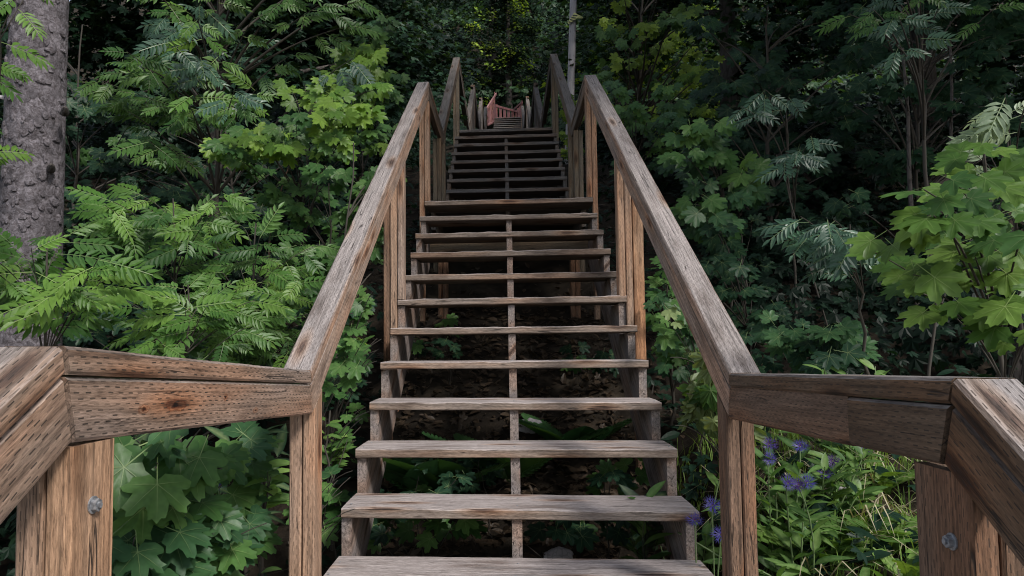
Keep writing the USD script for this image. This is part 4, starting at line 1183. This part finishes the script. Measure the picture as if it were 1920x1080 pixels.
def dandelion(label, px, Y, size, n, upright=.2, mats=(None,), shape='toothed'):
    r = np.random.default_rng(zlib.crc32(label.encode()))
    c = at(*px, Y)
    g = np.array([c[0], Y, float(ground_z(c[0], Y))])
    P = thing('dandelion', label, 'weed', g)
    leaves = []
    for i in range(n):
        a = i * 2.4 + r.normal(0, .2)
        d = unit([math.cos(a), math.sin(a), upright + r.uniform(0, .5)])
        leaves.append((shape, int(r.integers(3)), leaf_frame(g + r.normal(0, .01, 3), d, unit([-d[0] * .5, -d[1] * .5 - .3, 1]), size * r.uniform(.7, 1.1)), 0))
    add_leaves(P, g, leaves, [L_DAND])
    return P


dandelion('tall lobed weed standing against the near right post', (1700, 1000), .2, .17, 11, 1.8)
dandelion('flat dandelion rosette at the bottom below the violet flowers', (1530, 1050), .42, .24, 14, .35)
dandelion('dandelion rosette left of the pale straw near the right post', (1625, 1010), .5, .26, 12)
dandelion('dandelion rosette close to the foot of the right newel post', (1460, 1050), .38, .22, 12, .5)
dandelion('dandelion rosette at the bottom edge between newel post and straw', (1570, 1070), .45, .2, 14, .6)
dandelion('dandelion rosette at the bottom edge in front of the near right post', (1680, 1060), .45, .2, 14, .6)
dandelion('dandelion rosette beside the small grey stone under the right rail', (1580, 960), .72, .2, 10, .5)
dandelion('dandelion rosette behind the pale straw under the right rail', (1660, 950), .85, .26, 12, .4)


st = at(1590, 940, .78)
stz = float(ground_z(st[0], st[1]))
stm = trimesh.creation.icosphere(2, .045)
sv = np.array(stm.vertices); sv *= (1 + (meshkit.fbm(sv * 30, 3, 4) - .5) * .5)[:, None] * np.array([1.2, .9, .75])
q_ = obj('stone', (sv + (st[0], st[1], stz + .03), np.array(stm.faces)), B_POLE, smooth=True)
tag(q_, 'small pale grey stone lying among the weeds under the right rail', 'stone')


for i, (sx, sy, ss, lab) in enumerate(((-.30, 1.05, .05, 'small dark stone on the soil under the left of the second step'), (.22, 1.2, .06, 'rounded stone on the soil under the right of the third step'), (.12, 2.2, .07, 'flat stone on the soil seen through the middle steps'))):
    stm = trimesh.creation.icosphere(2, ss)
    sv = np.array(stm.vertices); sv *= (1 + (meshkit.fbm(sv * 25 + i, 3, 4 + i) - .5) * .6)[:, None] * np.array([1.3, .9, .7])
    tag(obj('stone', (sv + (sx, sy, float(ground_z(sx, sy)) + ss * .3), np.array(stm.faces)), B_POLE, smooth=True), lab, 'stone')


def fern(label, x, Y, n, size):
    r = np.random.default_rng(zlib.crc32(label.encode()))
    g = np.array([x, Y, float(ground_z(x, Y))])
    P = thing('fern', label, 'fern', g)
    leaves = []
    for i in range(n):
        a = -math.pi / 2 + (i - n / 2) * 2.2 * math.pi / n * .7 + r.normal(0, .15)
        d = unit([math.cos(a), math.sin(a), 1.0])
        leaves.append(('frond', int(r.integers(3)), leaf_frame(g, d, unit([-d[0], -d[1], 1.2]), size * r.uniform(.8, 1.1)), 0))
    add_leaves(P, g, leaves, [L_FERN], 'frond', under=True)


fern('shaded fern under the left half of the steps', -.42, 1.55, 9, .66)
fern('shaded fern under the middle of the steps', -.02, 1.75, 9, .6)
fern('small fern under the right half of the steps', .38, 2.0, 8, .5)
shrub('maple_seedling', 'dim maple seedling on the soil under the left of the steps', 'seedling', (-.38, .7), [(640, 880, 860, 1000, .5, 1.1, 6), (700, 960, 800, 1010, .5, .9, 2)], 'maple', .115, [L_MAPLE_D, L_MAPLE], n=2, trunk_r=.005, under=True)
shrub('maple_seedling', 'dim maple seedling on the soil under the right of the steps', 'seedling', (.42, .85), [(1000, 870, 1230, 1000, .6, 1.2, 7), (1020, 960, 1140, 1010, .5, .9, 2)], 'maple', .115, [L_MAPLE_D, L_MAPLE], n=2, trunk_r=.005, under=True)
shrub('maple_seedling', 'dim maple seedling under the middle of the lower steps', 'seedling', (-.1, 1.3), [(760, 850, 900, 920, 1.0, 1.5, 4)], 'maple', .12, [L_MAPLE_D], n=2, trunk_r=.005, under=True)
for i, (bx, by, lab, box) in enumerate(((-.40, 2.55, 'small maple seedling seen through the steps left of the middle stringer', (735, 600, 850, 660, 2.3, 2.8, 5)), (.45, 2.5, 'small maple seedling seen through the steps right of the middle stringer', (1050, 630, 1170, 690, 2.2, 2.7, 5)))):
    shrub('maple_seedling', lab, 'seedling', (bx, by), [box], 'maple', .11, [L_MAPLE, L_MAPLE_D], n=2, trunk_r=.004, under=True)
shrub('undergrowth_bush', 'lance leaved weeds under the right end of the lowest steps', 'bush', (.5, .5), [(1140, 930, 1260, 1010, .4, .9, 9)], 'lance', .13, [L_KNAP, L_MAPLE_D], n=6, trunk_r=.004, twig=.3, under=True)


def blades(name, n, area, hmin, hmax, w, mat, label, cat, flat=False, seed=1):
    r = np.random.default_rng(seed)
    ms = []
    for _ in range(n):
        x, y = r.uniform(area[0], area[1]), r.uniform(area[2], area[3])
        z = float(ground_z(x, y))
        h = r.uniform(hmin, hmax); a = r.uniform(0, 2 * np.pi); ln = r.uniform(.5, 1.2) if flat else r.uniform(.1, .7)
        d = np.array([math.cos(a), math.sin(a), 0]); s = np.array([-d[1], d[0], 0]) * w
        if flat:
            z += r.uniform(.0, .10)
            p = [np.array([x, y, z]) + d * h * t + np.array([0, 0, .10 * math.sin(t * 3.1) * r.uniform(.2, 1)]) for t in (0, .33, .66, 1)]
        else:
            p = [np.array([x, y, z - .01]) + d * h * ln * t * t + np.array([0, 0, h * t * (1 - .35 * t * ln)]) for t in (0, .4, .75, 1)]
        V = []
        for q, k in zip(p, (1, .9, .6, .12)):
            V += [q - s * k, q + s * k]
        ms.append((np.array(V), np.array([(0, 1, 3), (0, 3, 2), (2, 3, 5), (2, 5, 4), (4, 5, 7), (4, 7, 6)])))
    tag(obj(name, cat_meshes(ms), mat), label, cat, kind='stuff')


blades('grass', 2600, (.8, 2.3, -.5, 1.6), .06, .22, .0030, L_GRASS, 'thin green grass among the weeds below the right rail', 'grass', seed=3)
blades('dry_straw', 260, (.95, 1.9, .1, 1.0), .14, .40, .0030, M_STRAW, 'pale dry straw lying among the weeds below the right rail', 'straw', True, seed=4)
blades('dry_twigs', 170, (-1.6, 1.0, .2, 3.6), .10, .5, .0035, B_TWIG, 'thin dead twigs scattered on the soil under the steps', 'twigs', True, seed=6)


def litter(n, area, seed):
    r = np.random.default_rng(seed)
    ms = []
    for _ in range(n):
        x, y = r.uniform(area[0], area[1]), r.uniform(area[2], area[3])
        M = leaf_frame((x, y, float(ground_z(x, y)) + r.uniform(.004, .03)), unit([r.normal(), r.normal(), r.normal() * .25 + .3]), unit([r.normal() * .35, r.normal() * .35 - .4, 1]), r.uniform(.03, .10))
        v, f, _ = SHAPES['maple_low'][0] if r.random() < .4 else SHAPES['oval'][0]
        ms.append((v @ M[:3, :3].T + M[:3, 3], f))
    return cat_meshes(ms)


M_LITTER = leaf_mat('leaf_litter_brown', (.06, .042, .028), var=.7, trans=.05, under=(.075, .056, .04))
tag(obj('leaf_litter', cat_meshes([litter(2400, (-2.5, 2.5, -.6, 6), 8), litter(2600, (-.75, .75, .2, 3.6), 9)]), M_LITTER), 'brown fallen leaves covering the soil under and beside the stairs', 'leaf litter', kind='stuff')
cover = []
rc = np.random.default_rng(17)
for _ in range(9000):
    s = rc.choice([-1, 1]); x = s * (.86 + 7.2 * rc.random() ** 1.5); y = rc.uniform(-.4, 11)
    z = float(ground_z(x, y))
    p = np.array([x, y, z + rc.uniform(.03, .16 + .5 * min(1, (abs(x) - .8) / 1.2) * min(1, max(y, 0) / 2 + .1))])
    M = leaf_frame(p, unit([rc.normal(), rc.normal() - .4, -.2]), unit(np.array([0, -.5, 1]) + rc.normal(0, .3, 3)), rc.uniform(.07, .15))
    v, f, _ = SHAPES['maple_low'][rc.integers(3)] if rc.random() < .55 else SHAPES['lance'][2]
    cover.append((v @ M[:3, :3].T + M[:3, 3], f))
tag(obj('ground_cover', cat_meshes(cover), L_MAPLE_D), 'low dark leafy ground cover carpeting the slope beside the stairs', 'ground cover', kind='stuff')

# ------------------------------------------------------------------ forest behind: trees with trunk, limbs and a crown of leaf clumps
stage.CreateClassPrim('/leaf_clumps')
CL = {}


def clump(name, mat, n, size, seed, rad=.5):
    r = np.random.default_rng(seed)
    ms = []
    for _ in range(n):
        a = r.uniform(0, 2 * np.pi); q = rad * math.sqrt(r.random())
        p = np.array([q * math.cos(a), q * math.sin(a), r.normal(0, rad * .22) - .25 * q])
        d = unit([math.cos(a) + r.normal(0, .5), math.sin(a) + r.normal(0, .5), -.35])
        M = leaf_frame(p, d, unit([r.normal() * .4, r.normal() * .4, 1]), size * r.uniform(.6, 1.2))
        v, f, _ = SHAPES['maple_low'][r.integers(3)]
        ms.append((v @ M[:3, :3].T + M[:3, 3], f))
    CL[name] = (cat_meshes(ms), mat)


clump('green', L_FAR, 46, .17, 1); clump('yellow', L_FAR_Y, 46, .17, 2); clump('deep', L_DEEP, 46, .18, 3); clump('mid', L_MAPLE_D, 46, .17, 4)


def tree(label, x, y, h, spread, kinds, n=150, r0=.12, low=.15, name='forest_tree', cat='tree', lean=(0, 0)):
    r = np.random.default_rng(zlib.crc32(label.encode()))
    b = np.array([x, y, float(ground_z(x, y)) - .15])
    P = thing(name, label, cat, b)
    top = np.array([lean[0], lean[1], h])
    obj('trunk', trunk_mesh((0, 0, 0), top, r0, r0 * .3, 24, 12, 3, .03), B_DARK, P, smooth=True)
    pts = []
    for i in range(9):
        t = low + .1 + (.85 - low) * i / 9
        a = i * 2.4 + r.uniform(0, .6); L = spread * (1 - .5 * t) * r.uniform(.7, 1.1)
        s = top * t
        e = s + np.array([math.cos(a) * L, math.sin(a) * L, L * .35])
        obj('limb', tube(bez(s, (s + e) / 2 + (0, 0, -.05 * L), e, 6), np.linspace(r0 * .35, .012, 6), 6), B_DARK, P, smooth=True)
        pts += [s * (1 - u) + e * u for u in np.linspace(.35, 1.05, 6)]
    names = list(dict.fromkeys(kinds))
    pi = UsdGeom.PointInstancer.Define(stage, numbered(str(P.GetPath()), 'crown'))
    tag(pi.GetPrim(), kind='stuff')
    pos, idx, ori, sc = [], [], [], []
    for i in range(n):
        c = pts[int(r.integers(len(pts)))]
        if r.random() < .45:
            a = r.uniform(0, 2 * np.pi); zt = r.uniform(low, 1.0); q = spread * math.sqrt(r.random()) * (1.05 - .55 * zt)
            c = top * zt + np.array([math.cos(a) * q, math.sin(a) * q, 0])
        p = c + r.normal(0, spread * .10, 3)
        pos.append(p); idx.append(names.index(kinds[int(r.integers(len(kinds)))])); sc.append([r.uniform(.7, 1.35)] * 3)
        a = r.uniform(0, np.pi * 2); tl = r.uniform(-.35, .35); t2 = .25 + r.uniform(-.25, .35)
        q = Gf.Rotation(Gf.Vec3d(0, 0, 1), math.degrees(a)) * Gf.Rotation(Gf.Vec3d(1, 0, 0), math.degrees(t2)) * Gf.Rotation(Gf.Vec3d(0, 1, 0), math.degrees(tl))
        ori.append(Gf.Quath(q.GetQuat()))
    for nm in names:
        pth = f'{pi.GetPath()}/leaves_{nm}'
        (v, f), mt = CL[nm]
        g = usdkit.mesh(stage, pth, (v, f), mt)
        g.CreateDoubleSidedAttr(True)
        pi.GetPrototypesRel().AddTarget(pth)
    pi.CreatePositionsAttr(Vt.Vec3fArray.FromNumpy(np.array(pos, np.float32)))
    pi.CreateProtoIndicesAttr(Vt.IntArray.FromNumpy(np.array(idx, np.int32)))
    pi.CreateScalesAttr(Vt.Vec3fArray.FromNumpy(np.array(sc, np.float32)))
    pi.CreateOrientationsAttr(Vt.QuathArray(ori))


def thicket(name, label, cat, spots, kinds):
    P = thing(name, label, cat)
    tag(P, kind='stuff')
    pi = UsdGeom.PointInstancer.Define(stage, numbered(str(P.GetPath()), 'foliage'))
    tag(pi.GetPrim(), kind='stuff')
    r = np.random.default_rng(zlib.crc32(label.encode()))
    ori = []
    for _ in spots:
        q = Gf.Rotation(Gf.Vec3d(0, 0, 1), float(r.uniform(0, 360))) * Gf.Rotation(Gf.Vec3d(1, 0, 0), float(r.uniform(0, 60)))
        ori.append(Gf.Quath(q.GetQuat()))
    for nm in kinds:
        pth = f'{pi.GetPath()}/leaves_{nm}'
        (v, f), mt = CL[nm]
        usdkit.mesh(stage, pth, (v, f), mt).CreateDoubleSidedAttr(True)
        pi.GetPrototypesRel().AddTarget(pth)
    pi.CreatePositionsAttr(Vt.Vec3fArray.FromNumpy(np.array([q[:3] for q in spots], np.float32)))
    pi.CreateScalesAttr(Vt.Vec3fArray.FromNumpy(np.array([[q[3]] * 3 for q in spots], np.float32)))
    pi.CreateProtoIndicesAttr(Vt.IntArray.FromNumpy(r.integers(len(kinds), size=len(spots)).astype(np.int32)))
    pi.CreateOrientationsAttr(Vt.QuathArray(ori))


rt_ = np.random.default_rng(41)
sp = []
for _ in range(1700):
    sd = rt_.choice([-1, 1]); x = sd * (1.75 + 9 * rt_.random() ** 1.4); y = rt_.uniform(.6, 14)
    if x > 0 and y < 1.9 and x < 3.0:
        continue
    sp.append((x, y, float(ground_z(x, y)) + rt_.uniform(.05, .75), rt_.uniform(.55, 1.0)))
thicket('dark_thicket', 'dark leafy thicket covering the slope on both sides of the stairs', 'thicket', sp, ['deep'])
sp = []
for _ in range(900):
    x, y = rt_.uniform(-26, 26), rt_.uniform(33.5, 62)
    sp.append((x, y, float(ground_z(x, y)) + rt_.uniform(.3, 3.0), rt_.uniform(2.2, 4.0)))
for _ in range(900):
    x, y = rt_.choice([-1, 1]) * rt_.uniform(1.7, 16), rt_.uniform(13, 34)
    sp.append((x, y, float(ground_z(x, y)) + rt_.uniform(.2, 1.8), rt_.uniform(1.2, 2.2)))
thicket('far_wood', 'far dark wood closing the hillside above and beside the distant stairs', 'wood', sp, ['deep', 'green'])

tree('dark tree filling the wood behind the top left rowan', -3.6, 6.0, 6.5, 2.4, ['deep', 'mid'], 260, .13)
tree('dark maple rising left of the upper flight', -2.7, 8.4, 7.0, 1.8, ['deep', 'mid', 'deep'], 240, .14)
tree('dark tree behind the spruce at the far left', -6.5, 6.5, 7.0, 2.8, ['deep', 'mid'], 260, .15)
tree('dark tree leaning over the stairs at the upper left', -4.3, 13.0, 9.0, 2.8, ['deep', 'deep', 'mid'], 280, .2, low=.1)
tree('dark tree beside the distant flights on the left', -5.0, 19.0, 10.0, 3.6, ['deep', 'deep', 'green'], 300, .22, low=.05)
tree('green tree with a bright flank right of the pole', 3.0, 11.5, 7.5, 2.2, ['green', 'yellow', 'mid'], 280, .15, low=.05)
tree('dark maple behind the sunlit maple at upper right', 3.4, 8.2, 7.5, 2.2, ['deep', 'mid', 'green'], 260, .15)
tree('dark tree deep in the wood at upper right', 5.4, 6.8, 7.0, 2.6, ['deep', 'mid'], 280, .15)
tree('dark tree at the far right behind the wood', 7.6, 5.2, 7.0, 2.8, ['deep', 'mid'], 260, .15)
tree('dark slender tree behind the pole', 3.2, 17.5, 9.0, 2.0, ['deep', 'green', 'deep'], 260, .18, low=.05)
tree('dark tree beside the distant flights on the right', 5.4, 23.0, 10.0, 3.4, ['deep', 'green'], 280, .2, low=.05)
tree('tree with a sunlit yellow green bough above the red guard', .3, 35.5, 9.0, 2.6, ['deep', 'deep', 'deep', 'deep', 'deep', 'yellow'], 300, .22, low=.12)  # the bough's sunlight is painted in by the yellow clumps
tree('dark tree left of the red guard on the hilltop', -5.0, 32.0, 11.0, 3.6, ['deep', 'deep', 'green'], 320, .25, low=.03)
tree('dark tree right of the red guard on the hilltop', 5.6, 32.5, 11.0, 3.6, ['deep', 'deep', 'green'], 320, .25, low=.03)
tree('tall dark tree closing the view above the stairs', -.6, 38.0, 14.0, 4.5, ['deep', 'deep', 'green'], 380, .3, low=.05)
tree('tall dark tree on the hilltop left of the closing tree', -8.0, 36.0, 14.0, 5.0, ['deep', 'deep', 'green'], 360, .3, low=.05)
tree('tall dark tree on the hilltop right of the closing tree', 8.0, 37.0, 14.0, 5.0, ['deep', 'deep', 'green'], 360, .3, low=.05)
tree('tall dark maple at the far right whose canopy roofs the wood', 4.0, 3.2, 9.0, 2.7, ['deep', 'mid', 'deep'], 360, .06, low=.45, lean=(.8, -1.2))  # added to shade the right wood; crown mostly out of view
tree('slim dark maple trunk in the wood at right with a wide roof of leaves', 3.05, 2.2, 9.0, 3.3, ['deep', 'mid', 'deep'], 480, .035, low=.46, lean=(1.3, -1.7))  # added, leaning so its unseen crown blocks sun from the right wood
shrub('maple_sapling', 'sunlit yellow green maple glimpsed between the posts of the upper right handrail', 'sapling', (1.15, 7.9), [(1050, 180, 1085, 300, 7.3, 8.0, 14)], 'maple', .12, [L_FAR_Y, L_MAPLE_Y], n=4, under=False)  # sunlight here sits in the leaf colour
print('leaf prims', NLEAF[0])
